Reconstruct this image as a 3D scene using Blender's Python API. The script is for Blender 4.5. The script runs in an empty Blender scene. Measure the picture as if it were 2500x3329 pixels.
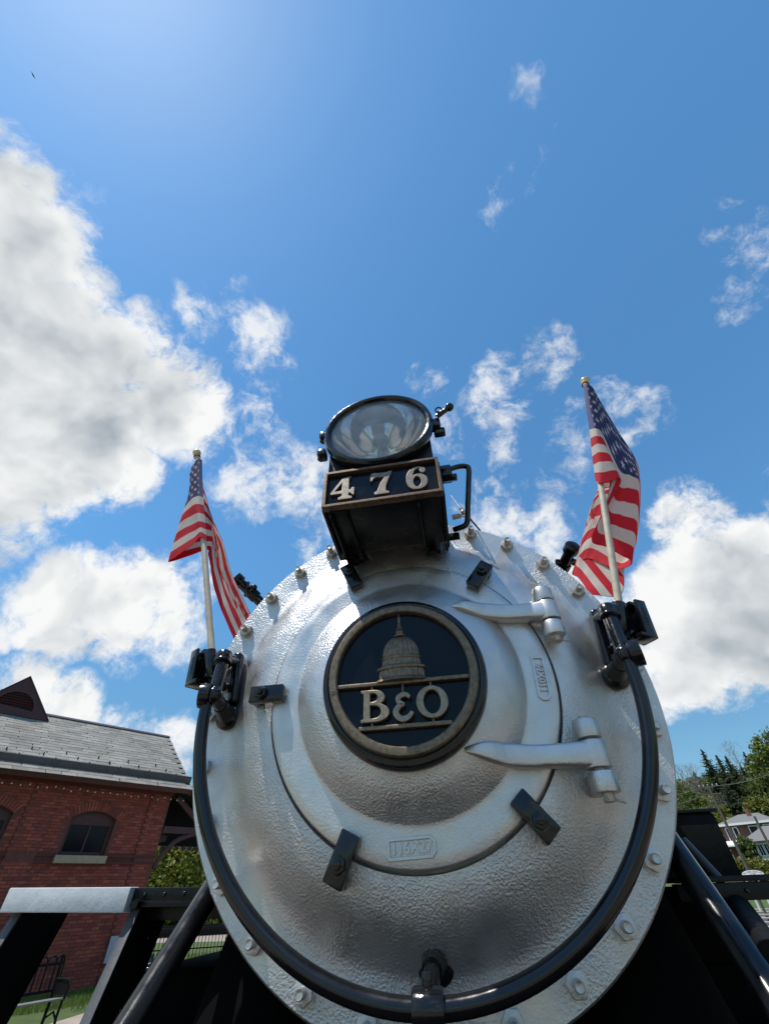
import bpy, bmesh, math, random
import numpy as np
from mathutils import Vector, Matrix, noise as mnoise

random.seed(7)
rng = np.random.default_rng(11)
scene = bpy.context.scene
COL = scene.collection
R = math.radians

# ---------------------------------------------------------------- camera
W_PX, H_PX, F_PX = 2500.0, 3329.0, 1332.512
CAM = Vector((0.15329, -1.60602, 1.70))
ZC = 2.2399                               # height of the smokebox centre above the ground
YAW, PITCH, ROLL = R(8.2839), R(42.7958), R(-2.0952)
_f = Vector((-math.sin(YAW) * math.cos(PITCH), math.cos(YAW) * math.cos(PITCH), math.sin(PITCH)))
_r0 = Vector((math.cos(YAW), math.sin(YAW), 0))
_u0 = _r0.cross(_f)
_r = math.cos(ROLL) * _r0 + math.sin(ROLL) * _u0
_u = -math.sin(ROLL) * _r0 + math.cos(ROLL) * _u0
cam_data = bpy.data.cameras.new('camera')
cam = bpy.data.objects.new('camera', cam_data)
COL.objects.link(cam)
m = Matrix((( _r.x, _u.x, -_f.x, CAM.x), (_r.y, _u.y, -_f.y, CAM.y), (_r.z, _u.z, -_f.z, CAM.z), (0, 0, 0, 1)))
cam.matrix_world = m
cam_data.sensor_fit = 'HORIZONTAL'
cam_data.sensor_width = 36.0
cam_data.lens = 36.0 * F_PX / W_PX
cam_data.clip_start = 0.02
cam_data.clip_end = 3000
scene.camera = cam
scene.render.resolution_x, scene.render.resolution_y = 768, 1024

def ray(px, py):
    d = (px - W_PX / 2) / F_PX * _r + (H_PX / 2 - py) / F_PX * _u + _f
    return d.normalized()
def at(px, py, Y):                      # photo pixel -> point on the plane y = Y
    d = ray(px, py); return CAM + d * ((Y - CAM.y) / d.y)
def at_z(px, py, z):
    d = ray(px, py); return CAM + d * ((z - CAM.z) / d.z)
def ae(az, el, dist):                   # azimuth / elevation (degrees) and ground distance from the camera
    a = R(az); return Vector((CAM.x + dist * math.sin(a), CAM.y + dist * math.cos(a), CAM.z + dist * math.tan(R(el))))

# ---------------------------------------------------------------- light, sky, exposure
SUN_DIR = Vector((-0.30, -0.22, 0.928)).normalized()
SUN_EL = math.asin(SUN_DIR.z)
SUN_AZ = math.atan2(SUN_DIR.x, SUN_DIR.y)
sun_data = bpy.data.lights.new('sun', 'SUN')
sun_data.energy = 4.5
sun_data.angle = R(0.55)
sun_data.color = (1.0, 0.955, 0.88)
sun = bpy.data.objects.new('sun', sun_data)
sun.rotation_mode = 'QUATERNION'
sun.rotation_quaternion = SUN_DIR.to_track_quat('Z', 'Y')
sun.location = (-20, -15, 60)
COL.objects.link(sun)
vs = scene.view_settings
scene.display_settings.display_device = 'sRGB'
vs.view_transform = 'Standard'; vs.look = 'None'
vs.exposure = 0.0; vs.gamma = 1.0; vs.use_curve_mapping = False
scene.cycles.max_bounces = 8
scene.cycles.transparent_max_bounces = 12
scene.cycles.use_denoising = True

class NT:                                # tiny node-tree helper
    def __init__(self, tree):
        self.t = tree; tree.nodes.clear()
    def n(self, kind, **kw):
        nd = self.t.nodes.new(kind)
        for k, v in kw.items():
            if k.startswith('i_'):
                nd.inputs[k[2:].replace('_', ' ')].default_value = v
            else:
                setattr(nd, k, v)
        return nd
    def l(self, a, b): self.t.links.new(a, b)
    def math(self, op, a, b=None, clamp=False):
        nd = self.n('ShaderNodeMath', operation=op, use_clamp=clamp)
        for i, v in enumerate((a, b)):
            if v is None: continue
            if isinstance(v, (int, float)): nd.inputs[i].default_value = v
            else: self.l(v, nd.inputs[i])
        return nd.outputs[0]
    def vmath(self, op, a, b=None):
        nd = self.n('ShaderNodeVectorMath', operation=op)
        for i, v in enumerate((a, b)):
            if v is None: continue
            if isinstance(v, (tuple, list, Vector)): nd.inputs[i].default_value = tuple(v)
            elif isinstance(v, (int, float)): nd.inputs['Scale'].default_value = v
            else: self.l(v, nd.inputs[i])
        return nd.outputs['Value'] if op in ('DOT_PRODUCT', 'LENGTH') else nd.outputs[0]
    def maprange(self, v, a, b, c=0.0, d=1.0, smooth=False):
        nd = self.n('ShaderNodeMapRange', interpolation_type='SMOOTHSTEP' if smooth else 'LINEAR')
        for i, x in enumerate((v, a, b, c, d)):
            if isinstance(x, (int, float)): nd.inputs[i].default_value = x
            else: self.l(x, nd.inputs[i])
        return nd.outputs[0]
    def noise(self, vec, scale, detail=4.0, rough=0.55, dist=0.0, dims='3D'):
        nd = self.n('ShaderNodeTexNoise', noise_dimensions=dims)
        nd.inputs['Scale'].default_value = scale; nd.inputs['Detail'].default_value = detail
        nd.inputs['Roughness'].default_value = rough; nd.inputs['Distortion'].default_value = dist
        if vec is not None: self.l(vec, nd.inputs['Vector'])
        return nd
    def mixc(self, fac, a, b, blend='MIX'):
        nd = self.n('ShaderNodeMix', data_type='RGBA', blend_type=blend)
        for s, v in ((nd.inputs[0], fac), (nd.inputs[6], a), (nd.inputs[7], b)):
            if isinstance(v, (int, float)): s.default_value = v
            elif isinstance(v, (tuple, list)): s.default_value = (*v, 1.0) if len(v) == 3 else tuple(v)
            else: self.l(v, s)
        return nd.outputs[2]

world = bpy.data.worlds.new('World'); scene.world = world; world.use_nodes = True
wt = NT(world.node_tree)
SKY_STRENGTH = 0.105
sky = wt.n('ShaderNodeTexSky', sky_type='NISHITA', sun_disc=False)
sky.sun_elevation = SUN_EL; sky.sun_rotation = SUN_AZ
sky.altitude = 2200; sky.air_density = 1.15; sky.dust_density = 0.8; sky.ozone_density = 2.0
tc = wt.n('ShaderNodeTexCoord')
DIR = wt.vmath('NORMALIZE', tc.outputs['Generated'])
# cumulus: soft patches at the bearings where the clouds stand, broken up by fractal noise
warpn = wt.noise(DIR, 3.1, 5, 0.6)
warp = wt.vmath('SCALE', wt.vmath('SUBTRACT', warpn.outputs['Color'], (0.5, 0.5, 0.5)), 0.14)
DW = wt.vmath('ADD', DIR, warp)
DWN = wt.vmath('NORMALIZE', DW)
S61 = 2500.0 / 1661.0
CLOUDS = [  # x, y, radius in the 1661-wide view, weight
 (-30,400,170,.95),(20,560,170,1.05),(-40,760,250,1.15),(110,720,150,1.0),(205,800,150,1.0),(80,930,210,1.15),(310,850,140,.95),(395,880,105,.8),
 (-30,1060,115,.95),(235,1010,105,.8),(300,690,60,.55),(430,950,75,.5),(-200,600,380,1.1),(-260,950,350,1.1),(170,560,60,.5),
 (540,725,85,.50),(410,680,52,.44),(565,805,66,.43),(540,930,70,.46),(550,1055,68,.48),(640,1045,85,.55),(690,1090,80,.55),(700,1170,55,.42),(520,650,42,.36),
 (150,1300,120,.85),(300,1290,125,.85),(390,1340,85,.62),(50,1265,60,.5),(270,1375,80,.62),(430,1250,60,.45),(-10,1365,50,.55),
 (50,1470,80,.75),(145,1515,85,.75),(300,1575,65,.6),(385,1605,75,.62),(230,1540,55,.5),(-30,1560,110,.8),
 (1080,820,60,.45),(1078,890,62,.45),(1072,990,56,.43),(1170,780,62,.46),(1137,225,44,.28),(1132,340,58,.30),(1120,400,48,.28),(1090,445,50,.31),(925,835,44,.34),
 (1070,1110,75,.48),(1170,1150,75,.52),(1240,920,62,.38),(1350,910,64,.41),(1230,1030,52,.38),(1290,860,48,.38),(970,960,55,.36),
 (1480,1120,95,.8),(1560,1260,165,1.0),(1450,1310,125,.95),(1640,1350,180,1.1),(1480,1440,115,.95),(1630,1200,110,.85),(1400,1480,80,.7),(1570,1470,95,.8),(1480,1535,50,.5),
 (1800,1350,260,1.0),(1570,480,62,.35),(1635,530,76,.38),(1585,660,56,.35),(1605,600,46,.30),(1240,1250,90,.6),(1655,1045,42,.4),
 (820,1330,120,.5),(1000,1250,110,.45)]
acc = None
for cx, cy, rad, wgt in CLOUDS:
    if wgt < .5: rad, wgt = rad * 1.28, wgt + .03
    c = ray(cx * S61, cy * S61)
    e = max(c.angle(ray((cx + rad) * S61, cy * S61)), c.angle(ray(cx * S61, (cy + rad) * S61)))
    dp = wt.vmath('DOT_PRODUCT', DWN, tuple(c))
    v = wt.maprange(dp, math.cos(e * 1.34), 1.0 - (1.0 - math.cos(e)) * 0.06, 0.0, wgt, smooth=True)
    acc = v if acc is None else wt.math('MAXIMUM', acc, v)
# scattered cumulus on the rest of the dome, behind and beside the camera
gen = wt.noise(DIR, 2.3, 3, 0.5)
away = wt.maprange(wt.vmath('DOT_PRODUCT', DIR, tuple(_f)), 0.30, -0.10, 0.0, 1.0, smooth=True)
genm = wt.math('MULTIPLY', wt.maprange(gen.outputs[0], 0.50, 0.66, 0.0, 1.0, smooth=True), away)
acc = wt.math('MAXIMUM', acc, genm)
fb = wt.noise(DW, 8.0, 12, 0.64)
fb2 = wt.noise(DW, 22.0, 9, 0.70)
nz = wt.math('ADD', wt.math('MULTIPLY', wt.math('SUBTRACT', fb.outputs[0], 0.5), 2.3), wt.math('MULTIPLY', wt.math('SUBTRACT', fb2.outputs[0], 0.5), 1.10))
edge = wt.math('ADD', wt.math('MULTIPLY', acc, 1.25), nz)
present = wt.maprange(acc, 0.02, 0.22, 0.0, 1.0, smooth=True)
alpha = wt.math('MULTIPLY', wt.maprange(edge, 0.36, 0.98, 0.0, 1.0, smooth=True), present)
alpha = wt.math('MULTIPLY', alpha, wt.maprange(acc, 0.15, 0.68, 0.50, 1.0, smooth=True))
# brightness: thin rims white, thick cores grey; billows lit from the sun's side
soft = wt.noise(DW, 6.5, 3.5, 0.5)
softs = wt.noise(wt.vmath('ADD', DW, tuple(SUN_DIR * 0.045)), 6.5, 3.5, 0.5)
body = wt.math('ADD', acc, wt.math('MULTIPLY', wt.math('SUBTRACT', soft.outputs[0], 0.5), 1.1))
thick = wt.maprange(body, 0.62, 1.28, 0.0, 1.0, smooth=True)
relief = wt.math('MULTIPLY', wt.math('SUBTRACT', soft.outputs[0], softs.outputs[0]), 1.5)
fine = wt.math('MULTIPLY', wt.math('SUBTRACT', fb.outputs[0], 0.5), 0.22)
lum = wt.math('ADD', wt.maprange(thick, 0.0, 1.0, 1.0, 0.66), wt.math('ADD', relief, fine))
lum = wt.math('MINIMUM', wt.math('MAXIMUM', lum, 0.38), 1.02)
cl_rgb = wt.n('ShaderNodeCombineColor')
wt.l(wt.math('ADD', wt.math('MULTIPLY', lum, 1.10), -0.11), cl_rgb.inputs[0]); wt.l(lum, cl_rgb.inputs[1]); wt.l(wt.math('ADD', wt.math('MULTIPLY', lum, 0.90), 0.10), cl_rgb.inputs[2])
cloud = wt.vmath('SCALE', cl_rgb.outputs[0], 0.93 / SKY_STRENGTH)
hs = wt.n('ShaderNodeHueSaturation'); hs.inputs['Saturation'].default_value = 1.20; hs.inputs['Value'].default_value = 2.12; wt.l(wt.mixc(1.0, sky.outputs[0], (.97, 1.06, .98), 'MULTIPLY'), hs.inputs['Color'])
sepd = wt.n('ShaderNodeSeparateXYZ'); wt.l(DIR, sepd.inputs[0])
clear = wt.vmath('SCALE', hs.outputs[0], 1.0); wt.l(wt.maprange(sepd.outputs[2], 0.0, 0.62, 0.46, 1.0, smooth=True), clear.node.inputs['Scale'])   # low sky dimmed by elevation, so it hardly pales towards the horizon
colr = wt.mixc(alpha, clear, cloud)
bg = wt.n('ShaderNodeBackground'); wt.l(colr, bg.inputs[0]); bg.inputs[1].default_value = SKY_STRENGTH
world.cycles.sampling_method = 'MANUAL'; world.cycles.sample_map_resolution = 512
wo = wt.n('ShaderNodeOutputWorld'); wt.l(bg.outputs[0], wo.inputs[0])

# ---------------------------------------------------------------- materials
MATS = {}
def principled(name, color=(.5, .5, .5), rough=.5, metal=0.0, **kw):
    mt = bpy.data.materials.new(name); mt.use_nodes = True
    t = NT(mt.node_tree)
    b = t.n('ShaderNodeBsdfPrincipled'); o = t.n('ShaderNodeOutputMaterial'); t.l(b.outputs[0], o.inputs[0])
    b.inputs['Base Color'].default_value = (*color, 1); b.inputs['Roughness'].default_value = rough; b.inputs['Metallic'].default_value = metal
    for k, v in kw.items(): b.inputs[k.replace('_', ' ')].default_value = v
    MATS[name] = mt
    return mt, t, b
def coords(t, kind='Object'):
    return t.n('ShaderNodeTexCoord').outputs[kind]
def bump(t, b, height, strength, dist):
    bp = t.n('ShaderNodeBump'); bp.inputs['Strength'].default_value = strength; bp.inputs['Distance'].default_value = dist
    t.l(height, bp.inputs['Height']); t.l(bp.outputs[0], b.inputs['Normal']); return bp
def simple(name, c1, c2, scale, rough=.6, metal=0., bmp=0.0, bscale=None, detail=4, bdist=.01, **kw):
    mt, t, b = principled(name, c1, rough, metal, **kw)
    co = coords(t); nz = t.noise(co, scale, detail, .6)
    f = t.maprange(nz.outputs[0], .32, .68)
    t.l(t.mixc(f, c1, c2), b.inputs['Base Color'])
    if bmp:
        n2 = t.noise(co, bscale or scale * 3, 5, .6); bump(t, b, n2.outputs[0], bmp, bdist)
    return mt

def silver(name, base=(.56, .557, .55), bstr=.55, metal=.86, rough=.40):
    mt, t, b = principled(name, base, rough, metal)
    co = coords(t)
    wob = t.noise(co, 70, 2, .5)
    cw = t.vmath('ADD', co, t.vmath('SCALE', t.vmath('SUBTRACT', wob.outputs['Color'], (.5, .5, .5)), .006))
    n1 = t.noise(cw, 185, 3, .6, .2)
    vo = t.n('ShaderNodeTexVoronoi', feature='SMOOTH_F1'); vo.inputs['Scale'].default_value = 155; t.l(cw, vo.inputs['Vector'])
    patch = t.maprange(t.noise(co, 3.2, 3, .5).outputs[0], .38, .62, .10, 1.05)
    h = t.math('ADD', t.math('MULTIPLY', n1.outputs[0], 1.0), t.math('MULTIPLY', vo.outputs[0], .8))
    h = t.math('ADD', t.math('MULTIPLY', h, patch), t.math('MULTIPLY', t.noise(co, 20, 3, .5).outputs[0], .35))
    bump(t, b, h, bstr, .0055)
    stain = t.maprange(t.noise(co, 4.5, 6, .65).outputs[0], .52, .78, 0, .36)
    mp = t.n('ShaderNodeMapping'); mp.inputs['Scale'].default_value = (1.0, 1.0, .16); t.l(co, mp.inputs['Vector'])
    streak = t.maprange(t.noise(mp.outputs[0], 26, 5, .65).outputs[0], .58, .80, 0, .34)
    speck = t.maprange(t.noise(co, 170, 2, .5).outputs[0], .68, .80, 0, .45)
    c1 = t.mixc(stain, base, (.33, .29, .25)); c1 = t.mixc(streak, c1, (.30, .27, .235)); c1 = t.mixc(speck, c1, (.22, .21, .20))
    t.l(c1, b.inputs['Base Color'])
    t.l(t.maprange(t.noise(co, 14, 4, .6).outputs[0], .3, .7, rough - .08, rough + .12), b.inputs['Roughness'])
    return mt
silver('silver_paint')
silver('silver_smooth', bstr=.22, rough=.38)
def black(name, rough, bs, base=(.006, .006, .007), coat=.0, scale=38, spec=.4):
    mt, t, b = principled(name, base, rough)
    co = coords(t); b.inputs['Coat Weight'].default_value = coat; b.inputs['Coat Roughness'].default_value = .10
    b.inputs['Specular IOR Level'].default_value = spec
    n1 = t.noise(co, scale, 3, .5); n2 = t.noise(co, scale * 5, 2, .5)
    bump(t, b, t.math('ADD', n1.outputs[0], t.math('MULTIPLY', n2.outputs[0], .25)), bs, .004)
    t.l(t.mixc(t.maprange(t.noise(co, 9, 6, .7).outputs[0], .58, .78, 0, .5), base, tuple(x * 2.6 for x in base)), b.inputs['Base Color'])
    t.l(t.maprange(t.noise(co, 22, 4, .6).outputs[0], .35, .7, rough - .05, rough + .10), b.inputs['Roughness'])
    return mt
black('black_gloss', .16, .28, coat=.15, spec=.38)
black('black_paint', .30, .35, spec=.22)
black('black_panel', .12, .03, base=(.005, .006, .009), scale=6, spec=.22)
black('black_iron', .60, .5, base=(.007, .007, .007), spec=.12)
black('black_tube', .19, .05, coat=.15, spec=.40)
black('soot_black', .8, .4, base=(.0045, .0045, .0045), spec=.03)
def bronze(name, c=(.30, .235, .165), c2=(.14, .105, .075), rough=.48):
    mt, t, b = principled(name, c, rough, .75)
    co = coords(t)
    f = t.maprange(t.noise(co, 55, 6, .7).outputs[0], .38, .68)
    t.l(t.mixc(f, c, c2), b.inputs['Base Color'])
    bump(t, b, t.noise(co, 240, 4, .6).outputs[0], .3, .002)
bronze('bronze', (.215, .165, .115), (.10, .075, .05)); bronze('bronze_bright', (.33, .265, .19), (.18, .135, .09), .44); bronze('digit_metal', (.23, .195, .16), (.13, .105, .085), .45)
bronze('copper_frame', (.15, .095, .062), (.055, .04, .032), .5)
simple('nut_steel', (.50, .48, .44), (.33, .27, .21), 60, .42, .55, .25, 150, bdist=.002)
simple('pole_wood', (.50, .44, .35), (.36, .31, .25), 30, .6, 0, .15, 200, bdist=.002)
simple('gold_ball', (.72, .50, .22), (.58, .40, .18), 30, .3, .35)
simple('reflector', (.80, .80, .78), (.66, .64, .60), 9, .04, 1.0)
mt, t, b = principled('rubber_cord', (.02, .02, .02), .6)
# lens glass with a film of dust
mt, t, b = principled('lens_glass', (.96, .98, 1.0), .01, 0, IOR=1.45); b.inputs['Transmission Weight'].default_value = 1.0
o = [n for n in t.t.nodes if n.type == 'OUTPUT_MATERIAL'][0]
df = t.n('ShaderNodeBsdfDiffuse'); df.inputs[0].default_value = (.50, .57, .62, 1)
ms = t.n('ShaderNodeMixShader'); co = coords(t)
dust = t.math('ADD', t.maprange(t.noise(co, 18, 8, .75).outputs[0], .38, .75, .08, .22), t.maprange(t.noise(co, 130, 2, .5).outputs[0], .66, .72, 0, .25))
t.l(dust, ms.inputs[0]); t.l(b.outputs[0], ms.inputs[1]); t.l(df.outputs[0], ms.inputs[2]); t.l(ms.outputs[0], o.inputs[0])
# flag cloth: print stored per point
mt, t, b = principled('flag_cloth', (.8, .8, .8), .75)
at_n = t.n('ShaderNodeAttribute', attribute_name='print'); co = coords(t, 'UV')
wv = t.noise(co, 420, 2, .5)
cc = t.mixc(t.maprange(wv.outputs[0], .3, .7, 0, .12), at_n.outputs['Color'], (.25, .22, .22))
t.l(cc, b.inputs['Base Color'])
tr = t.n('ShaderNodeBsdfTranslucent'); t.l(cc, tr.inputs[0]); ms = t.n('ShaderNodeMixShader'); ms.inputs[0].default_value = .58
o = [n for n in t.t.nodes if n.type == 'OUTPUT_MATERIAL'][0]
t.l(b.outputs[0], ms.inputs[1]); t.l(tr.outputs[0], ms.inputs[2]); t.l(ms.outputs[0], o.inputs[0])

def pieces(name, cols, rough=.85, scale=7, bmp=.4, bsc=60, bdist=.004):   # bricks, slates: each piece its own tone
    mt, t, b = principled(name, cols[0], rough)
    oi = t.n('ShaderNodeObjectInfo'); ge = t.n('ShaderNodeNewGeometry')
    f = t.math('FRACT', t.math('ADD', oi.outputs['Random'], ge.outputs['Random Per Island']))
    cr = t.n('ShaderNodeValToRGB'); cr.color_ramp.interpolation = 'LINEAR'
    els = cr.color_ramp.elements
    while len(els) < len(cols): els.new(.5)
    for i, c in enumerate(cols): els[i].position = i / (len(cols) - 1); els[i].color = (*c, 1)
    t.l(f, cr.inputs[0])
    ps = ge.outputs['Position']
    nz = t.noise(ps, scale, 6, .65)
    c = t.mixc(t.maprange(nz.outputs[0], .45, .75, 0, .55), cr.outputs[0], tuple(x * .55 for x in cols[0]))
    t.l(c, b.inputs['Base Color'])
    bump(t, b, t.noise(ps, bsc, 5, .6).outputs[0], bmp, bdist)
pieces('brick', [(.23, .046, .034), (.30, .066, .042), (.16, .035, .029), (.35, .088, .052), (.25, .053, .037)])
pieces('slate', [(.20, .185, .16), (.25, .235, .20), (.165, .155, .135), (.31, .29, .25), (.215, .20, .175)], .62, 3, .3, 40)
pieces('paver', [(.40, .29, .22), (.46, .35, .27), (.36, .25, .19), (.43, .33, .26)], .9, 4)
simple('mortar', (.15, .055, .042), (.11, .042, .034), 9, .95, 0, .4, 90)
simple('dark_brick', (.12, .030, .024), (.085, .023, .02), 14, .9, 0, .4, 90)
simple('maroon_paint', (.070, .020, .021), (.052, .016, .017), 8, .55, 0, .2, 50)
simple('limestone', (.40, .31, .21), (.32, .25, .17), 10, .85, 0, .3, 70)
simple('gutter_metal', (.085, .085, .09), (.06, .06, .065), 6, .5, .2, .15, 20)
mt, t, b = principled('dark_glass', (.010, .008, .010), .14)
b.inputs['Specular IOR Level'].default_value = .18
simple('white_paint', (.52, .56, .58), (.43, .47, .49), 22, .6, 0, .35, 30, bdist=.006)
simple('grey_sign', (.40, .42, .46), (.34, .36, .40), 6, .6)
simple('concrete', (.38, .31, .25), (.30, .245, .20), 3, .9, 0, .3, 50)
simple('asphalt', (.10, .10, .10), (.075, .075, .078), 4, .92, 0, .4, 80)
simple('gravel', (.36, .30, .24), (.25, .205, .165), 25, .95, 0, .8, 40, bdist=.03)
simple('grass_ground', (.085, .125, .028), (.055, .085, .022), 3, .95, 0, .8, 30, bdist=.05)
simple('bark', (.10, .075, .055), (.06, .045, .035), 12, .95, 0, .7, 40, bdist=.03)
simple('bare_twigs', (.24, .20, .17), (.19, .16, .14), 3, .95)
simple('pole_timber', (.11, .09, .072), (.075, .06, .05), 6, .9, 0, .4, 40)
simple('weathered_plank', (.34, .32, .28), (.24, .225, .20), 9, .85, 0, .4, 60)
simple('roof_shingle', (.19, .185, .18), (.14, .14, .135), 12, .9, 0, .4, 40)
simple('house_brick', (.20, .085, .075), (.15, .06, .055), 6, .9)
simple('house_white', (.72, .73, .72), (.62, .63, .62), 4, .7)
simple('house_grey_green', (.42, .47, .45), (.36, .41, .39), 4, .7)
simple('sign_white', (.80, .80, .77), (.72, .72, .69), 12, .5)
simple('sign_red', (.55, .03, .03), (.48, .03, .03), 12, .5)
simple('sign_black', (.02, .02, .02), (.03, .03, .03), 12, .5)
simple('placard_yellow', (.52, .56, .05), (.42, .48, .05), 14, .5)
simple('placard_blue', (.10, .14, .26), (.30, .36, .48), 18, .5)
mt, t, b = principled('bulb_glass', (.75, .70, .6), .15); b.inputs['Transmission Weight'].default_value = .4
def leaf(name, c1, c2, c3, trans=.35):
    mt, t, b = principled(name, c1, .6)
    ge = t.n('ShaderNodeNewGeometry')
    f = ge.outputs['Random Per Island']
    big = t.noise(ge.outputs['Position'], .55, 3, .6)
    c = t.mixc(f, c1, c2); c = t.mixc(t.maprange(big.outputs[0], .4, .65), c, c3)
    t.l(c, b.inputs['Base Color'])
    tr = t.n('ShaderNodeBsdfTranslucent'); t.l(c, tr.inputs[0]); ms = t.n('ShaderNodeMixShader'); ms.inputs[0].default_value = trans
    o = [n for n in t.t.nodes if n.type == 'OUTPUT_MATERIAL'][0]
    t.l(b.outputs[0], ms.inputs[1]); t.l(tr.outputs[0], ms.inputs[2]); t.l(ms.outputs[0], o.inputs[0])
leaf('leaf_spring', (.21, .235, .03), (.15, .185, .025), (.25, .26, .045), .5)
leaf('leaf_yellow', (.17, .20, .020), (.12, .16, .016), (.10, .13, .018))
leaf('leaf_mid', (.09, .12, .022), (.06, .09, .018), (.11, .14, .026), .4)
leaf('needle_dark', (.062, .085, .030), (.10, .12, .042), (.05, .07, .03), .25)
leaf('needle_blue', (.075, .10, .075), (.06, .08, .06), (.09, .11, .08), .2)
leaf('leaf_olive', (.15, .155, .02), (.12, .13, .018), (.17, .17, .03))
leaf('blade_grass', (.11, .17, .025), (.075, .125, .02), (.13, .19, .03))

# ---------------------------------------------------------------- mesh helpers
class MB:
    def __init__(self): self.bm = bmesh.new()
    def box(self, c, size, rot=None, bevel=0.0, seg=2):
        mat = Matrix.Translation(Vector(c)) @ (rot.to_4x4() if rot is not None else Matrix.Identity(4)) @ Matrix.Diagonal((*size, 1))
        vs_ = bmesh.ops.create_cube(self.bm, size=1.0, matrix=mat)['verts']
        if bevel:
            es = list({e for v in vs_ for e in v.link_edges})
            bmesh.ops.bevel(self.bm, geom=es, offset=bevel, segments=seg, profile=.5, affect='EDGES')
        return self
    def cyl(self, p0, p1, r0, r1=None, seg=20, bevel=0.0):
        p0, p1 = Vector(p0), Vector(p1); d = p1 - p0; r1 = r0 if r1 is None else r1
        mat = Matrix.Translation((p0 + p1) / 2) @ d.to_track_quat('Z', 'Y').to_matrix().to_4x4()
        vs_ = bmesh.ops.create_cone(self.bm, cap_ends=True, segments=seg, radius1=r0, radius2=r1, depth=d.length, matrix=mat)['verts']
        if bevel:
            es = [e for e in {e for v in vs_ for e in v.link_edges} if any(len(f.verts) > 4 for f in e.link_faces)]
            bmesh.ops.bevel(self.bm, geom=es, offset=bevel, segments=2, profile=.5, affect='EDGES')
        return self
    def sphere(self, c, r, sc=(1, 1, 1), seg=20, rot=None):
        mat = Matrix.Translation(Vector(c)) @ (rot.to_4x4() if rot is not None else Matrix.Identity(4)) @ Matrix.Diagonal((r * sc[0], r * sc[1], r * sc[2], 1))
        bmesh.ops.create_uvsphere(self.bm, u_segments=seg, v_segments=max(8, seg // 2), radius=1, matrix=mat); return self
    def loft(self, rings, cap=True, close=False):
        bv = [[self.bm.verts.new(Vector(p)) for p in r] for r in rings]
        n = len(bv[0]); pairs = list(zip(bv, bv[1:]))
        if close: pairs.append((bv[-1], bv[0]))
        for a, b_ in pairs:
            for i in range(n):
                j = (i + 1) % n
                try: self.bm.faces.new((a[i], a[j], b_[j], b_[i]))
                except ValueError: pass
        if cap and not close:
            self.bm.faces.new(list(reversed(bv[0]))); self.bm.faces.new(bv[-1])
        return self
    def tube(self, path, r, seg=14, close=False):
        path = [Vector(p) for p in path]; n = len(path); rings = []
        rr = r if isinstance(r, (list, tuple)) else [r] * n
        tan = []
        for i in range(n):
            a = path[(i - 1) % n] if (close or i > 0) else path[i]; b_ = path[(i + 1) % n] if (close or i < n - 1) else path[i]
            tan.append((b_ - a).normalized())
        ref = tan[0].orthogonal().normalized()
        for i in range(n):
            ref = (ref - tan[i] * ref.dot(tan[i])).normalized(); bi = tan[i].cross(ref)
            rings.append([path[i] + rr[i] * (math.cos(2 * math.pi * k / seg) * ref + math.sin(2 * math.pi * k / seg) * bi) for k in range(seg)])
        return self.loft(rings, True, close)
    def lathe(self, prof, c=(0, 0, 0), seg=64, cap0=True, cap1=True, wob=0.0):      # prof: (radius, y) about the y axis
        c = Vector(c); rings = []
        for r, y in prof:
            r = max(r, 1e-4); ring = []
            for k in range(seg):
                a = 2 * math.pi * k / seg; p = c + Vector((r * math.sin(a), y, r * math.cos(a)))
                if wob:
                    p.y += wob * (mnoise.noise(p * 9) * .7 + mnoise.noise(p * 24) * .5)
                ring.append(p)
            rings.append(ring)
        bv = [[self.bm.verts.new(p) for p in r] for r in rings]
        for a, b_ in zip(bv, bv[1:]):
            for i in range(seg):
                j = (i + 1) % seg; self.bm.faces.new((a[i], a[j], b_[j], b_[i]))
        if cap0: self.bm.faces.new(list(reversed(bv[0])))
        if cap1: self.bm.faces.new(bv[-1])
        return self
    def prism(self, poly, depth, mat):          # poly in local XY, thickness along local Z from 0 to depth
        rings = [[mat @ Vector((x, y, 0)) for x, y in poly], [mat @ Vector((x, y, depth)) for x, y in poly]]
        return self.loft(rings)
    def mesh(self, name, smooth=35, sub=None):
        me = bpy.data.meshes.new(name)
        bmesh.ops.recalc_face_normals(self.bm, faces=self.bm.faces)
        self.bm.to_mesh(me); self.bm.free()
        if smooth:
            me.shade_smooth(); me.set_sharp_from_angle(angle=R(smooth))
        return me
    def build(self, name, mat, parent=None, smooth=35, **kw):
        return link(name, self.mesh(name, smooth), mat, parent, **kw)

def link(name, me, mat, parent=None, loc=None, rot=None, label=None):
    o = bpy.data.objects.new(name, me); COL.objects.link(o)
    if mat is not None:
        me.materials.clear(); me.materials.append(MATS[mat] if isinstance(mat, str) else mat)
    if loc is not None: o.location = loc
    if rot is not None: o.rotation_euler = rot
    if parent is not None:
        o.parent = parent
        o.matrix_parent_inverse = parent_world(parent).inverted()
    if label: o['label'] = label
    return o
def parent_world(o):
    mw = o.matrix_basis.copy()
    if o.parent is not None:
        mw = parent_world(o.parent) @ o.matrix_parent_inverse @ mw
    return mw
def tag(o, label=None, cat=None, group=None, kind=None):
    if label: o['label'] = label
    if cat: o['category'] = cat
    if group: o['group'] = group
    if kind: o['kind'] = kind
    return o
def thing(name, label, cat, loc=(0, 0, 0), group=None):
    o = bpy.data.objects.new(name, None); COL.objects.link(o); o.location = loc; o.empty_display_size = .2
    return tag(o, label, cat, group)
def inst(src, parent, mat_world):                # another piece with the same mesh
    o = bpy.data.objects.new(src.name.split('.')[0], src.data); COL.objects.link(o)
    o.matrix_basis = mat_world
    if parent is not None:
        o.parent = parent; o.matrix_parent_inverse = parent_world(parent).inverted()
    return o
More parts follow.
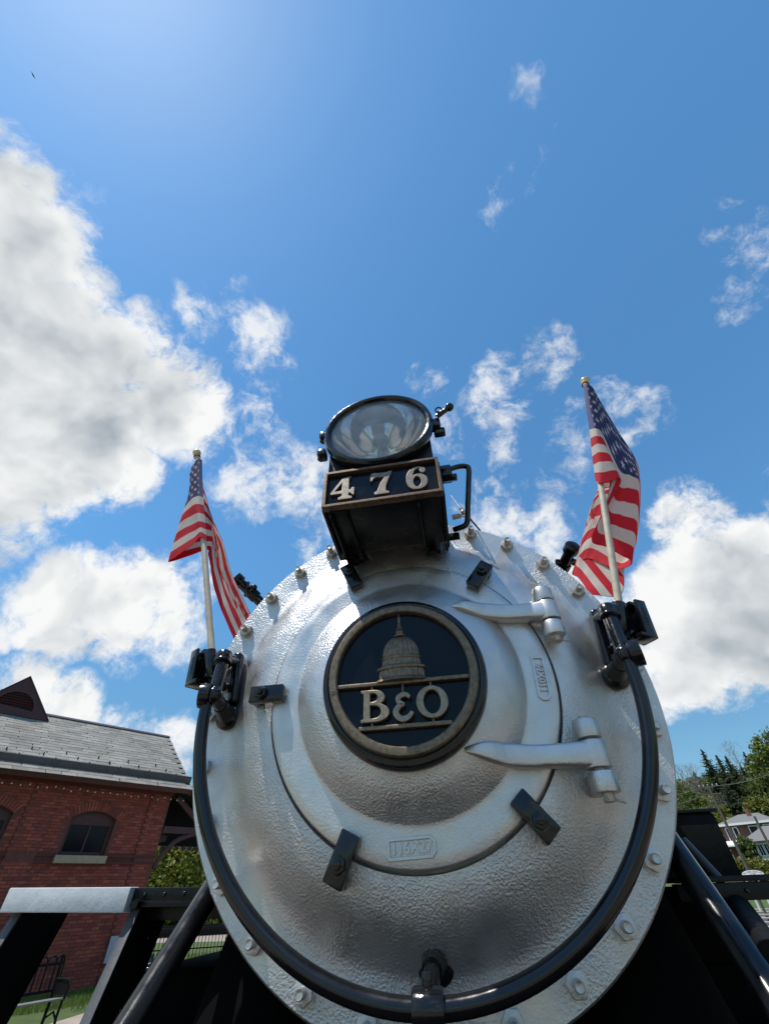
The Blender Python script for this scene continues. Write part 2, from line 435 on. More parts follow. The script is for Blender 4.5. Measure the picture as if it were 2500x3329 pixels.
def fill2d(loops, half, bevel, mat_world, res=1):   # flat outlines (with holes) -> bevelled solid mesh
    cu = bpy.data.curves.new('outline', 'CURVE'); cu.dimensions = '2D'; cu.fill_mode = 'BOTH'
    cu.extrude = half; cu.bevel_depth = bevel; cu.bevel_resolution = res
    for lp in loops:
        s = cu.splines.new('POLY'); s.points.add(len(lp) - 1); s.use_cyclic_u = True
        for i, (x, y) in enumerate(lp): s.points[i].co = (x, y, 0, 1)
    ob = bpy.data.objects.new('outline', cu); COL.objects.link(ob)
    dg = bpy.context.evaluated_depsgraph_get(); dg.update()
    me = bpy.data.meshes.new_from_object(ob.evaluated_get(dg), depsgraph=dg)
    bpy.data.objects.remove(ob); bpy.data.curves.remove(cu)
    me.transform(mat_world)
    me.shade_smooth(); me.set_sharp_from_angle(angle=R(40))
    return me
def text_mesh(txt, size, half, bevel, mat_world, space=1.0):
    cu = bpy.data.curves.new('lettering', 'FONT'); cu.body = txt; cu.size = size; cu.extrude = half; cu.bevel_depth = bevel
    cu.align_x = 'CENTER'; cu.align_y = 'CENTER'; cu.space_character = space
    ob = bpy.data.objects.new('lettering', cu); COL.objects.link(ob)
    dg = bpy.context.evaluated_depsgraph_get(); dg.update()
    me = bpy.data.meshes.new_from_object(ob.evaluated_get(dg), depsgraph=dg)
    bpy.data.objects.remove(ob); bpy.data.curves.remove(cu)
    me.transform(mat_world); return me
def catmull(pts, n):
    P = [np.array(p, float) for p in pts]; P = [2 * P[0] - P[1]] + P + [2 * P[-1] - P[-2]]; out = []
    for i in range(1, len(P) - 2):
        for k in range(n):
            s = k / n; a, b_, c, d = P[i - 1], P[i], P[i + 1], P[i + 2]
            out.append(.5 * (2 * b_ + (c - a) * s + (2 * a - 5 * b_ + 4 * c - d) * s * s + (3 * b_ - a - 3 * c + d) * s ** 3))
    out.append(P[-2]); return out
def ell(cx, cy, rx, ry, n=40, a0=0, a1=2 * math.pi):
    return [(cx + rx * math.cos(a0 + (a1 - a0) * k / n), cy + ry * math.sin(a0 + (a1 - a0) * k / n)) for k in range(n)]
FRONT = lambda x, y, z: Matrix(((1, 0, 0, x), (0, 0, -1, y), (0, 1, 0, z), (0, 0, 0, 1)))   # local XY faces the camera side (-Y)
def quads(name, V, mat, parent=None, **kw):       # V: (N,4,3)
    V = np.asarray(V, np.float32); n = len(V)
    me = bpy.data.meshes.new(name); me.vertices.add(n * 4); me.loops.add(n * 4); me.polygons.add(n)
    me.vertices.foreach_set('co', V.reshape(-1)); me.loops.foreach_set('vertex_index', np.arange(n * 4, dtype=np.int32))
    me.polygons.foreach_set('loop_start', np.arange(0, n * 4, 4, dtype=np.int32)); me.polygons.foreach_set('loop_total', np.full(n, 4, np.int32))
    me.update(); me.validate()
    return link(name, me, mat, parent, **kw)
def L3(x, y, z): return Vector((x, y, z + ZC))      # locomotive coordinates: measured from the smokebox centre

# ---------------------------------------------------------------- the setting's ground
def sheet(name, pts, mat, z, kind='structure'):
    me = bpy.data.meshes.new(name); me.from_pydata([(x, y, z) for x, y in pts], [], [list(range(len(pts)))]); me.update()
    return tag(link(name, me, mat), kind=kind)
def terrain_z(x, y):
    d = math.hypot(x, y); az = math.degrees(math.atan2(x, y))
    rise = 0.0
    if y > 20:
        wr = min(1, max(0, (az - 2) / 14)); wl = min(1, max(0, (-az - 12) / 10))
        rr = max(0, d - 42) * .068 if d < 110 else 4.62 + (d - 110) * .17
        ll = max(0, d - 46) * .16
        rise = wr * rr + wl * ll
        rise += .25 * mnoise.noise(Vector((x * .06, y * .06, 0))) * min(1, max(0, d - 45) / 20)
    return min(rise, 34)
bm = bmesh.new(); NG = 90; grid = []
def gcoord(i):
    s = (i / NG) * 2 - 1; return math.copysign(abs(s) ** 2.2, s) * 420
for j in range(NG + 1):
    row = []
    for i in range(NG + 1):
        x, y = gcoord(i), gcoord(j); row.append(bm.verts.new((x, y, terrain_z(x, y))))
    grid.append(row)
for j in range(NG):
    for i in range(NG): bm.faces.new((grid[j][i], grid[j][i + 1], grid[j + 1][i + 1], grid[j + 1][i]))
me = bpy.data.meshes.new('ground'); bm.to_mesh(me); bm.free(); me.shade_smooth()
tag(link('ground', me, 'grass_ground'), kind='structure')
sheet('pavement', [(-8.6, -14), (-1.9, -14), (-1.9, 30), (-3.2, 30), (-8.3, 11.8)], 'concrete', .004)
sheet('ballast', [(-1.9, -14), (8, -14), (8, 30), (-1.9, 30)], 'gravel', .004)
sheet('road', [(8.6, -30), (40, -30), (40, 38), (8.6, 38)], 'asphalt', .006)
sheet('gravel_path', [(-40, 27.5), (-2, 27.5), (-2, 33), (-40, 33)], 'gravel', .005)
# loose brick edging in the paving beside the locomotive
pav = bpy.data.objects['pavement']
pm = MB().box((0, 0, 0), (.40, .196, .03), bevel=.006, seg=1).mesh('paver', 30); proto = None
for j in range(16):
    for i in range(6):
        mw = Matrix.Translation((-5.9 + i * .41 + (.2 if j % 2 else 0), 8.6 + j * .206, .012 + .003 * random.random())) @ Matrix.Rotation(R(random.uniform(-.6, .6)), 4, 'Z')
        if proto is None:
            proto = link('paver', pm, 'paver'); proto.matrix_basis = mw; proto.parent = pav
        else:
            q = inst(proto, None, mw); q.parent = pav
# the track the locomotive stands on
trk = thing('railway_track', 'railway track with timber ties under the locomotive', 'track', (0, 4, 0))
for s in (-1, 1):
    mb = MB(); mb.box((s * .76, 4, .10), (.13, 14, .03)); mb.box((s * .76, 4, .17), (.02, 14, .12)); mb.box((s * .76, 4, .23), (.07, 14, .035)); mb.build('rail', 'black_iron', trk)
tie = None
for k in range(22):
    mw = Matrix.Translation((0, -2.6 + k * .62, .045))
    if tie is None:
        tie = link('tie', MB().box((0, 0, 0), (2.6, .22, .08), bevel=.01).mesh('tie'), 'bark'); tie.matrix_basis = mw; tie.parent = trk; tie.matrix_parent_inverse = parent_world(trk).inverted()
    else: inst(tie, trk, mw)

# ---------------------------------------------------------------- the locomotive
loco = thing('steam_locomotive', 'black steam locomotive seen from the front with silver smokebox and round emblem', 'locomotive')
def dense(prof, n=5): return [(float(max(p[0], 0)), float(p[1])) for p in catmull(prof, n)]
C0 = (0, 0, ZC)
front_prof = [(.80, .07), (.846, .065), (.852, .05), (.852, .008), (.846, 0)] + [(r, 0) for r in (.83, .80, .77, .74)] + dense([(.735, -.0005), (.715, -.004), (.696, -.013), (.675, -.028), (.65, -.048), (.622, -.068), (.594, -.083), (.565, -.093), (.538, -.099), (.513, -.102)], 3) + [(.5085, -.094), (.5085, -.05), (.40, -.05)]
MB().lathe(front_prof, C0, 224, True, True, wob=.0016).build('smokebox_front', 'silver_paint', loco, smooth=50)
door_prof = [(.499, -.06), (.502, -.085), (.5035, -.112)] + [(.501, -.120), (.497, -.1225), (.47, -.1235), (.44, -.124), (.415, -.1245)] + [(.404, -.1250), (.400, -.1275)] + dense([(.395, -.1325), (.378, -.148), (.352, -.169), (.324, -.186), (.285, -.199), (.24, -.207), (.16, -.212), (.08, -.213), (.01, -.213)], 4)
door = MB().lathe(door_prof, C0, 200, True, True, wob=.0016).build('smokebox_door', 'silver_paint', loco, smooth=42)
door.data.materials.append(MATS['silver_smooth'])          # the flat machined lip is smoother
for f in door.data.polygons:
    c_ = f.center - Vector(C0)
    if .4045 < math.hypot(c_.x, c_.z) < .502: f.material_index = 1
# casting numbers raised on the door and the front
def emboss(txt, w, h, cx, y, cz, roll, parent):
    mw = FRONT(cx, y, cz + ZC) @ Matrix.Rotation(roll, 4, 'Z')
    lp = [(-w / 2, -h / 2), (w / 2 - .012, -h / 2), (w / 2, -h / 2 + .012), (w / 2, h / 2 - .012), (w / 2 - .012, h / 2), (-w / 2, h / 2)]
    ring = [(x * .93, yy * .78) for x, yy in lp]
    link('casting_frame', fill2d([lp, ring], .0035, .0015, mw), 'silver_smooth', parent)
    link('casting_number', text_mesh(txt, h * .80, .0035, .0008, mw, .95), 'silver_smooth', parent)
emboss('116X27', .136, .048, -.020, -.1255, -.453, R(2), door)
emboss('62X011', .145, .040, .455, -.1255, -.02, R(-94), door)

# bolts round the rim
nutm = MB().cyl((0, 0, 0), (0, -.021, 0), .0285, seg=6, bevel=.0025).mesh('nut', 40)
wash = MB().cyl((0, .0005, 0), (0, -.003, 0), .030, seg=24).mesh('washer', 40)
studm = MB().lathe([(.0125, -.018), (.0125, -.046), (.0122, -.05), (.0105, -.0525), (.006, -.051)], seg=18).mesh('stud', 40)
NUTS = {'u': nutm, 'l': nutm.copy()}; STUDS = {'u': studm, 'l': studm.copy()}
for d_, ks in ((NUTS, 'nut_steel'), (STUDS, 'nut_steel')): d_['u'].materials.append(MATS[ks]); d_['l'].materials.append(MATS['silver_smooth'])
wash.materials.append(MATS['silver_smooth'])
for k in range(28):
    a = R(-.68 + k * 360 / 28); rr = .806
    e = bpy.data.objects.new('bolt', None); COL.objects.link(e); e.empty_display_size = .03
    e.location = (rr * math.sin(a), 0, ZC + rr * math.cos(a)); e.rotation_euler = (R(random.uniform(-2, 2)), random.uniform(0, 1.2), R(random.uniform(-2, 2)))
    e.parent = loco
    hl = random.uniform(.85, 1.2)
    sfx = 'u' if math.cos(a) > .15 else 'l'
    for nm, me_, mt_, sc in (('nut', NUTS[sfx], None, 1), ('washer', wash, None, 1), ('stud', STUDS[sfx], None, hl)):
        o = link(nm, me_, mt_); o.parent = e; o.scale = (1, sc, 1)

# door clamps
for a_deg in (-24.5, 39.0, -90.0, -155.5, 140.3):
    a = R(a_deg); ur = Vector((math.sin(a), 0, math.cos(a))); ut = Vector((math.cos(a), 0, -math.sin(a)))
    rot = Matrix((ut, Vector((0, 1, 0)), ur)).transposed()
    def P(r, y, t_=0): return Vector(C0) + ur * r + ut * t_ + Vector((0, y, 0))
    mb = MB(); mb.box(P(.517, -.146), (.058, .032, .125), rot, bevel=.005)
    mb.box(P(.566, -.112), (.050, .052, .026), rot, bevel=.004)
    cl = mb.build('door_clamp', 'black_gloss', loco)
    mb = MB(); mb.cyl(P(.532, -.158), P(.532, -.180), .023, seg=6, bevel=.003); mb.cyl(P(.532, -.178), P(.532, -.194), .0125, seg=16, bevel=.002)
    mb.cyl(P(.532, -.1605), P(.532, -.165), .0265, seg=20)
    mb.build('clamp_bolt', 'black_gloss', cl)

# hinges on the right of the door
_dp = sorted([(r_, y_) for r_, y_ in door_prof if r_ < .5])
def door_y(r_): return float(np.interp(r_, [q_[0] for q_ in _dp], [q_[1] for q_ in _dp]))
def hinge(zc, x0, tilt):
    prof = [(x0, -.150, .006, .004, .012), (x0 + .03, -.155, .015, .016, .010), (x0 + .07, -.154, .026, .022, .008), (x0 + .13, -.149, .031, .024, .004), (x0 + .19, -.145, .031, .025, 0), (x0 + .25, -.145, .030, .028, 0), (.505, -.148, .034, .034, 0), (.535, -.150, .036, .037, 0)]
    rings = []
    for x, y, hh, hd, dz in catmull(prof, 4):
        zz = zc + tilt * (x - .535) + dz
        if math.hypot(x, zz) < .5: y = min(y, door_y(math.hypot(x, zz)) - .30 * hd)
        rings.append([L3(x, y + hd * math.copysign(abs(math.sin(t_)) ** .42, math.sin(t_)), zz + hh * math.copysign(abs(math.cos(t_)) ** .42, math.cos(t_))) for t_ in [2 * math.pi * k / 20 for k in range(20)]])
    mb = MB(); mb.loft(rings); mb.cyl(L3(.540, -.150, zc - .0355), L3(.540, -.150, zc + .0355), .0385, seg=28, bevel=.004)
    h = mb.build('hinge_arm', 'silver_smooth', loco)
    for s in (-1, 1):
        mb = MB(); z0, z1 = zc + s * .0420, zc + s * .095
        mb.cyl(L3(.540, -.150, z0), L3(.540, -.150, z1), .037, seg=28, bevel=.006)
        mb.box(L3(.542, -.105, (z0 + z1) / 2), (.066, .085, .050), bevel=.008)
        mb.build('hinge_lug', 'silver_smooth', h)
    mb = MB(); mb.cyl(L3(.540, -.150, zc - .115), L3(.540, -.150, zc + .104), .0165, seg=18, bevel=.002)
    mb.build('hinge_pin', 'nut_steel', h)
    mb = MB(); mb.tube([L3(.520, -.172, zc - .106), L3(.535, -.160, zc - .106), L3(.555, -.145, zc - .108), L3(.580, -.150, zc - .118)], .0032, 8)
    mb.tube([L3(.524, -.172, zc - .109), L3(.538, -.158, zc - .110), L3(.556, -.140, zc - .110)], .003, 8)
    mb.build('cotter_pin', 'nut_steel', h)
hinge(.205, .195, -.10); hinge(-.262, .165, -.04)

# ---- emblem
EX, EZ = -.004, -.012
EC = (EX, 0, ZC + EZ)
emb = MB().lathe([(.20, -.19), (.262, -.195), (.273, -.203), (.2755, -.220), (.2745, -.240), (.270, -.252), (.262, -.257), (.253, -.2575), (.2505, -.2485), (.10, -.2485)], EC, 96).build('emblem', 'black_gloss', loco, label='round black and bronze railroad emblem on the smokebox door')
MB().lathe([(.2155, -.247), (.2155, -.2490), (.10, -.2492), (.001, -.2492)], EC, 96, False, True).build('emblem_field', 'black_panel', emb)
MB().lathe([(.2185, -.247), (.2185, -.268), (.2220, -.272), (.232, -.2735), (.242, -.272), (.2465, -.267), (.2475, -.247)], EC, 128, False, False).build('emblem_ring', 'bronze', emb)
for a_deg in (-1, 108, -102, 172):
    a = R(a_deg); p_ = Vector((EX + .232 * math.sin(a), -.2725, ZC + EZ + .232 * math.cos(a)))
    MB().lathe([(.0068, .001), (.0068, -.0018), (.0056, -.0022), (.0054, -.0012), (.001, -.0012)], p_, 20).build('rivet', 'bronze', emb)
def bar(z, y0, y1, dz=0):
    hw = math.sqrt(max(0, .2165 ** 2 - (z - EZ) ** 2))
    MB().box(L3(EX, (y0 + y1) / 2, z), (hw * 2, abs(y1 - y0), .0125), bevel=.0028).build('emblem_bar', 'bronze', emb)
bar(-.043, -.247, -.2685); bar(-.1745, -.247, -.2685)
# dome: half-round relief, fluted
def relief(name, prof, flutes, depth_amt, y_scale=.42, seg=96, cx=-.006):
    mb = MB(); rings = []
    for r, z in prof:
        ring = []
        for k in range(seg + 1):
            a = math.pi * k / seg
            rr = r * (1 + (depth_amt * (math.cos(a * flutes * 2)) if flutes else 0))
            ring.append(L3(cx - rr * math.cos(a), -.2485 - rr * math.sin(a) * y_scale, z))
        rings.append(ring)
    bv = [[mb.bm.verts.new(p_) for p_ in r] for r in rings]
    for a, b_ in zip(bv, bv[1:]):
        for i in range(seg): mb.bm.faces.new((a[i], a[i + 1], b_[i + 1], b_[i]))
    mb.bm.faces.new(bv[-1]); mb.bm.faces.new(list(reversed(bv[0])))
    return mb.build(name, 'bronze', emb, smooth=50)
relief('dome_base', [(.095, -.040), (.092, -.036), (.083, -.030), (.078, -.027)], 0, 0)
relief('dome_columns', [(.0735, -.027), (.0735, .000)], 12, .035)
relief('dome_cornice', [(.078, -.001), (.083, .002), (.083, .008), (.076, .012), (.068, .014)], 0, 0)
relief('dome_drum', [(.0645, .014), (.064, .036)], 10, .03)
relief('dome_band', [(.066, .035), (.0695, .038), (.0695, .042), (.064, .046)], 0, 0)
relief('dome_shell', [(.0605, .045), (.0615, .056), (.0595, .072), (.0535, .088), (.044, .102), (.033, .112), (.022, .118)], 11, .035)
relief('dome_lantern', [(.024, .117), (.024, .121), (.016, .124), (.014, .138), (.017, .140), (.015, .144), (.010, .153), (.007, .168), (.005, .172), (.0055, .178), (.0045, .206)], 0, 0, .8, 24)
# letters
def serif_B(x, z, w, h):
    o = [(.0, 0), (.0, .045), (.09, .075), (.09, .925), (.0, .955), (.0, 1.0)] + [(.42, 1.0)] + [(.42 + .36 * math.sin(t_), .765 + .235 * math.cos(t_)) for t_ in np.linspace(.35, 2.75, 12)] + [(.66, .535)] + [(.47 + .45 * math.sin(t_), .27 + .27 * math.cos(t_)) for t_ in np.linspace(.6, 2.85, 14)] + [(.47, 0)]
    c1 = [(.27, .93), (.40, .93)] + [(.40 + .17 * math.sin(t_), .77 + .165 * math.cos(t_)) for t_ in np.linspace(.3, 2.8, 9)] + [(.38, .60), (.27, .60)]
    c2 = [(.27, .53), (.42, .53)] + [(.44 + .24 * math.sin(t_), .30 + .225 * math.cos(t_)) for t_ in np.linspace(.3, 2.8, 10)] + [(.40, .07), (.27, .07)]
    return [[(x + a * w, z + b_ * h) for a, b_ in lp] for lp in (o, c1, c2)]
def ribbon(pts, wid):
    pts = [np.array(p_) for p_ in catmull(pts, 5)]; n = len(pts); lft, rgt = [], []
    ws = np.interp(np.linspace(0, 1, n), np.linspace(0, 1, len(wid)), wid)
    for i in range(n):
        d = pts[min(i + 1, n - 1)] - pts[max(i - 1, 0)]; d = d / (np.linalg.norm(d) + 1e-9); nn = np.array((-d[1], d[0]))
        lft.append(tuple(pts[i] + nn * ws[i])); rgt.append(tuple(pts[i] - nn * ws[i]))
    return lft + rgt[::-1]
FL = FRONT(0, -.262, ZC)
link('letter', fill2d(serif_B(-.137, -.157, .094, .092), .0085, .0022, FL), 'bronze_bright', emb)
link('letter', fill2d([ell(.086, -.1125, .0475, .046), ell(.086, -.1125, .0285, .0375)], .0085, .0022, FL), 'bronze_bright', emb)
amp = ribbon([(.016, -.093), (.008, -.086), (-.006, -.085), (-.019, -.093), (-.018, -.106), (-.004, -.113), (-.018, -.119), (-.028, -.132), (-.024, -.147), (-.008, -.156), (.010, -.151), (.022, -.138)], [.0035, .005, .006, .0065, .006, .003, .006, .0075, .0075, .007, .006, .004])
link('letter', fill2d([amp], .0085, .0018, FL), 'bronze_bright', emb)
for px_, z0, z1 in ((-.105, -.064, -.049), (-.105, -.168, -.156), (.086, -.067, -.049), (.084, -.168, -.158), (-.004, -.086, -.049), (-.006, -.168, -.155)):
    MB().box(L3(px_, -.257, (z0 + z1) / 2), (.0065, .014, abs(z1 - z0) + .003), bevel=.0015).build('letter_tie', 'bronze', emb)

# ---- curved handrail and its posts
path = []
for k in range(97):
    a = R(-87.5 - k * (185) / 96); rr = .735 + (.012 if False else 0)
    path.append(L3(rr * math.sin(a), -.168, rr * math.cos(a) - .004))
rail = MB().tube(path, .0205, 20).build('handrail', 'black_tube', loco, smooth=60)
def stanchion(boss, ball, name='handrail_post'):
    b0, b1 = Vector(boss), Vector(ball); d = (b1 - b0)
    mb = MB(); mb.sphere(b0, .050, (1, .75, 1), 24); mb.cyl(b0, b0 + d * .55, .040, .026, 24); mb.cyl(b0 + d * .5, b1, .024, .024, 20); mb.sphere(b1, .033, (1, 1, 1), 24)
    return mb.build(name, 'black_gloss', loco, smooth=60)
for s in (-1, 1):
    ball = at(462 * S61, 1503 * S61, -.165) if s < 0 else at(1350 * S61, 1414 * S61, -.165)
    boss = at(490 * S61, 1546 * S61, -.025) if s < 0 else at(1330 * S61, 1457 * S61, -.025)
    boss.y = -.012
    post = stanchion(boss, ball)
    mb = MB(); mb.lathe([(.018, -.020), (.042, -.018), (.044, 0), (.042, .018), (.018, .020)], (0, 0, 0), 28)
    me = mb.mesh('pivot_disc', 50)
    o = link('pivot_disc', me, 'black_gloss'); o.location = ball + Vector((s * .030, -.006, .0)); o.rotation_euler = (0, 0, R(s * 72)); o.parent = post
    top = at(484 * S61, 1418 * S61, -.115) if s < 0 else at(1312 * S61, 1318 * S61, -.115)
    d = (top - ball).normalized()
    mb = MB(); mb.cyl(ball, top, .0235, seg=24)
    mb.cyl(top - d * .030, top + d * .012, .033, seg=24, bevel=.006)
    mb.cyl(top - d * .040, top - d * .028, .036, seg=24, bevel=.003)
    mb.tube([ball + Vector((-s * .028, -.012, 0)), top + Vector((-s * .026, -.008, -.03))], .006, 8)
    mb.build('post_sleeve', 'black_gloss', post)
    # back plate against the rim
    mb = MB(); pa = Vector((top.x - s * .016, -.030, top.z + .045)); pb = Vector((ball.x - s * .010, -.030, ball.z + .01)); dd = (pa - pb); an = math.atan2(dd.x, dd.z)
    mb.box((pa + pb) / 2, (.040, .050, dd.length), Matrix.Rotation(an, 3, 'Y'), bevel=.014, seg=3)
    mb.cyl(pa + Vector((0, 0, -.035)), top + Vector((-s * .01, .01, -.01)), .022, seg=16)
    mb.build('post_bracket', 'black_gloss', post)
    # flag socket and open marker bracket outside the sleeve
    sk = at(505 * .3616 + 500, 2000 * .3616 + 1400, -.10) if s < 0 else at(2010, 1968, -.10)
    pdir = Vector((-.335, 0, .942)) if s < 0 else Vector((.265, 0, .964))
    mb = MB(); mb.cyl(sk - pdir * .105, sk + pdir * .006, .019, .0265, 22, bevel=.002)
    mb.cyl(sk - pdir * .10 + Vector((-s * .0, 0, 0)), Vector((ball.x, -.10, ball.z + .05)), .015, seg=12)
    mb.build('flag_socket', 'black_gloss', loco)
    fx = (lambda x, y: (600 + x * .1806, 2060 + y * .1806))
    if s < 0:
        c = at(*fx(300, 620), -.09)
    else:
        c = at(1600 + 1195 * .3913, 1750 + 690 * .3913, -.09)
    tilt = Matrix.Rotation(R(s * 6), 3, 'Y') @ Matrix.Rotation(R(s * 26), 3, 'Z')
    mb = MB(); hh = .150
    mb.box(c + tilt @ Vector((s * .030, 0, 0)), (.014, .070, hh), tilt, bevel=.004)
    mb.box(c + tilt @ Vector((0, .030, 0)), (.060, .012, hh * .96), tilt, bevel=.003)
    mb.box(c + tilt @ Vector((0, -.004, -hh / 2 + .007)), (.066, .066, .014), tilt, bevel=.003)
    mb.box(c + tilt @ Vector((s * .012, -.030, 0)), (.040, .012, hh * .98), tilt, bevel=.003)
    mb.box(c + tilt @ Vector((s * .020, .020, hh / 2 + .006)), (.030, .034, .016), tilt, bevel=.005)
    mb.cyl(c + tilt @ Vector((0, .03, -.03)), Vector((ball.x, -.06, ball.z + .06)), .014, seg=12)
    mk = mb.build('marker_bracket', 'black_gloss', loco)
    mb = MB()
    for k in range(6): mb.box(c + tilt @ Vector((s * .012, -.0368, .036 - k * .0125)), (.015 - .004 * (k % 3), .003, .0045), tilt, bevel=.001)
    mb.build('casting_mark', 'black_gloss', mk)
    # valve with a capped end standing up behind the rim
    pxs = ((510, 1250), (562, 1300)) if s < 0 else ((1236, 1182), (1216, 1222))
    a0 = at(pxs[0][0] * S61, pxs[0][1] * S61, .10); a1 = at(pxs[1][0] * S61, pxs[1][1] * S61, .22)
    d = (a1 - a0).normalized()
    mb = MB(); mb.cyl(a0, a1 + d * .10, .026, seg=20); mb.cyl(a0 - d * .012, a0 + d * .035, .036, seg=24, bevel=.006); mb.cyl(a0 + d * .11, a0 + d * .15, .036, seg=6)
    sd = d.cross(Vector((0, 0, 1))).normalized()
    mb.cyl(a0 + d * .10 - sd * .045, a0 + d * .10 + sd * .05, .013, seg=12); mb.sphere(a0 + d * .10 + sd * .05, .018); mb.box(a0 + d * .07 + sd * .02, (.02, .02, .05), bevel=.004)
    mb.build('side_valve', 'black_gloss', loco)
# bottom clamp of the handrail
bc = L3(.004, -.168, -.739)
mb = MB(); mb.sphere(L3(.012, -.004, -.675), .055, (1, .35, 1), 28); mb.cyl(L3(.012, 0, -.675), L3(.008, -.075, -.690), .038, .026, 24); mb.cyl(L3(.008, -.07, -.690), bc + Vector((0, .02, .02)), .022, seg=20)
post = mb.build('handrail_post', 'black_gloss', loco)
mb = MB(); mb.lathe([(.0215, -.036), (.034, -.036), (.037, -.030), (.037, .030), (.034, .036), (.0215, .036)], (0, 0, 0), 32, False, False); me = mb.mesh('rail_collar', 45)
o = link('rail_collar', me, 'black_gloss'); o.location = bc; o.rotation_euler = (0, 0, R(90)); o.parent = post
MB().cyl(bc + Vector((0, 0, .03)), bc + Vector((0, .0, .058)), .013, seg=16, bevel=.002).cyl(bc - Vector((0, 0, .03)), bc - Vector((0, 0, .10)), .030, .028, seg=20).build('collar_bolt', 'black_gloss', post)

# ---- headlight, number board and their bracket
HX, HZ, HY = -.024, 1.02, -.50
hc = (HX, 0, ZC + HZ)
arch = lambda r, zb, n=28: [(-r, zb)] + [(-r * math.cos(math.pi * k / n), r * math.sin(math.pi * k / n)) for k in range(n + 1)] + [(r, zb)]
mb = MB()
outer = [(HX + x, z) for x, z in arch(.228, -.255)]
rings = [[L3(x, y, HZ + z) for x, z in outer] for y in (-.15, -.468)]
mb.loft([rings[0], rings[1]], cap=False); bv = mb.bm.verts[:]
head = mb.build('headlight', 'black_paint', loco, label='large round headlight with glass lens above the number board')
mb = MB(); mb.prism([(x, z) for x, z in arch(.2285, -.255)], .012, FRONT(HX, -.150, ZC + HZ)); mb.build('case_back', 'black_paint', head)
link('case_front', fill2d([arch(.2275, -.255), ell(0, 0, .212, .212, 64)], .006, .0, FRONT(HX, -.464, ZC + HZ)), 'black_paint', head)
MB().lathe([(.214, -.440), (.232, -.442), (.236, -.470), (.250, -.476), (.254, -.490), (.253, -.508), (.246, -.519), (.236, -.522), (.226, -.517), (.221, -.505), (.219, -.470), (.214, -.440)], hc, 96, False, False).build('lens_rim', 'black_gloss', head)
MB().lathe([(.220, -.498), (.222, -.502), (.18, -.507), (.10, -.511), (.002, -.512), ], hc, 72, False, False).lathe([(.220, -.498), (.18, -.5025), (.10, -.5065), (.002, -.5075)], hc, 72, False, False).build('lens', 'lens_glass', head, smooth=60)
rp = [(max(.002, .213 * math.sqrt(k / 24)), -.165 - .30 * k / 24) for k in range(25)]
MB().lathe(rp, hc, 72, False, False).build('reflector', 'reflector', head, smooth=60)
MB().cyl(L3(HX, -.17, HZ), L3(HX, -.26, HZ), .012, seg=12).sphere(L3(HX, -.29, HZ), .035).build('lamp_bulb', 'bulb_glass', head)
for dz in (.03, -.10):
    mb = MB(); mb.box(L3(HX - .262, -.475, HZ + dz), (.040, .05, .042), bevel=.007); mb.cyl(L3(HX - .272, -.475, HZ + dz - .028), L3(HX - .272, -.475, HZ + dz + .028), .011, seg=14)
    mb.build('rim_hinge', 'black_gloss', head)
mb = MB(); mb.box(L3(HX + .262, -.47, HZ + .0), (.045, .045, .055), bevel=.008); mb.cyl(L3(HX + .272, -.50, HZ + .02), L3(HX + .330, -.52, HZ + .045), .012, seg=14); mb.sphere(L3(HX + .335, -.522, HZ + .047), .020)
mb.tube([L3(HX + .285 + .014 * math.cos(t_), -.515, HZ + .05 + .018 * math.sin(t_)) for t_ in np.linspace(0, 2 * math.pi, 17)[:-1]], .004, 8, True)
mb.box(L3(HX + .275, -.46, HZ - .045), (.05, .03, .04), bevel=.006); mb.build('rim_latch', 'black_gloss', head)
NX, NZ = -.017, .6575
nb = MB().box(L3(NX, -.335, .66), (.462, .295, .190), bevel=.004).build('number_board', 'black_paint', loco, label='black number board reading 476 below the headlight')
w, h = .470, .197
link('board_frame', fill2d([[(-w/2, -h/2), (w/2, -h/2), (w/2, h/2), (-w/2, h/2)], [(-w/2 + .010, -h/2 + .010), (w/2 - .010, -h/2 + .010), (w/2 - .010, h/2 - .010), (-w/2 + .010, h/2 - .010)]], .014, .0015, FRONT(NX, -.492, ZC + NZ)), 'copper_frame', nb)
MB().box(L3(NX, -.4845, NZ), (w - .01, .006, h - .01)).build('board_panel', 'black_panel', nb)
four = [[(.50, .985), (.80, 1.0), (.73, .92), (.73, .37), (.83, .385), (.90, .47), (.965, .47), (.955, .155), (.89, .155), (.83, .255), (.73, .265), (.73, .125), (.87, .075), (.87, .0), (.33, .0), (.33, .075), (.47, .125), (.47, .265), (.0, .265), (.0, .335)], [(.47, .80), (.47, .365), (.13, .365)]]
seven = [[(.0, .64), (.065, .64), (.13, .765), (.24, .80), (.60, .775), (.40, .46), (.29, .14), (.17, .075), (.17, 0), (.74, 0), (.74, .06), (.61, .115), (.62, .34), (.76, .70), (.88, .955), (.88, 1.0), (.80, 1.0), (.70, .965), (.42, .965), (.16, 1.0), (.09, 1.0), (.04, .97)]]
six = [[tuple(p_) for p_ in catmull([(.0, .38), (.02, .62), (.14, .85), (.34, .98), (.56, 1.0), (.75, .93), (.80, .81), (.72, .715), (.61, .735), (.575, .82), (.60, .905), (.48, .935), (.34, .85), (.275, .60), (.42, .655), (.62, .635), (.78, .52), (.83, .34), (.78, .15), (.62, .025), (.42, -.01), (.20, .03), (.06, .17), (.0, .38)], 4)][:-1], ell(.425, .325, .165, .245, 36)]
for dig, x0, z0 in ((four, -.206, -.0615), (seven, -.044, -.0615), (six, .101, -.061)):
    hgt = .124; link('digit', fill2d([[(x0 + a * hgt * .80, z0 + b_ * hgt) for a, b_ in lp] for lp in dig], .006, .0014, FRONT(NX, -.492, ZC + NZ)), 'digit_metal', nb)
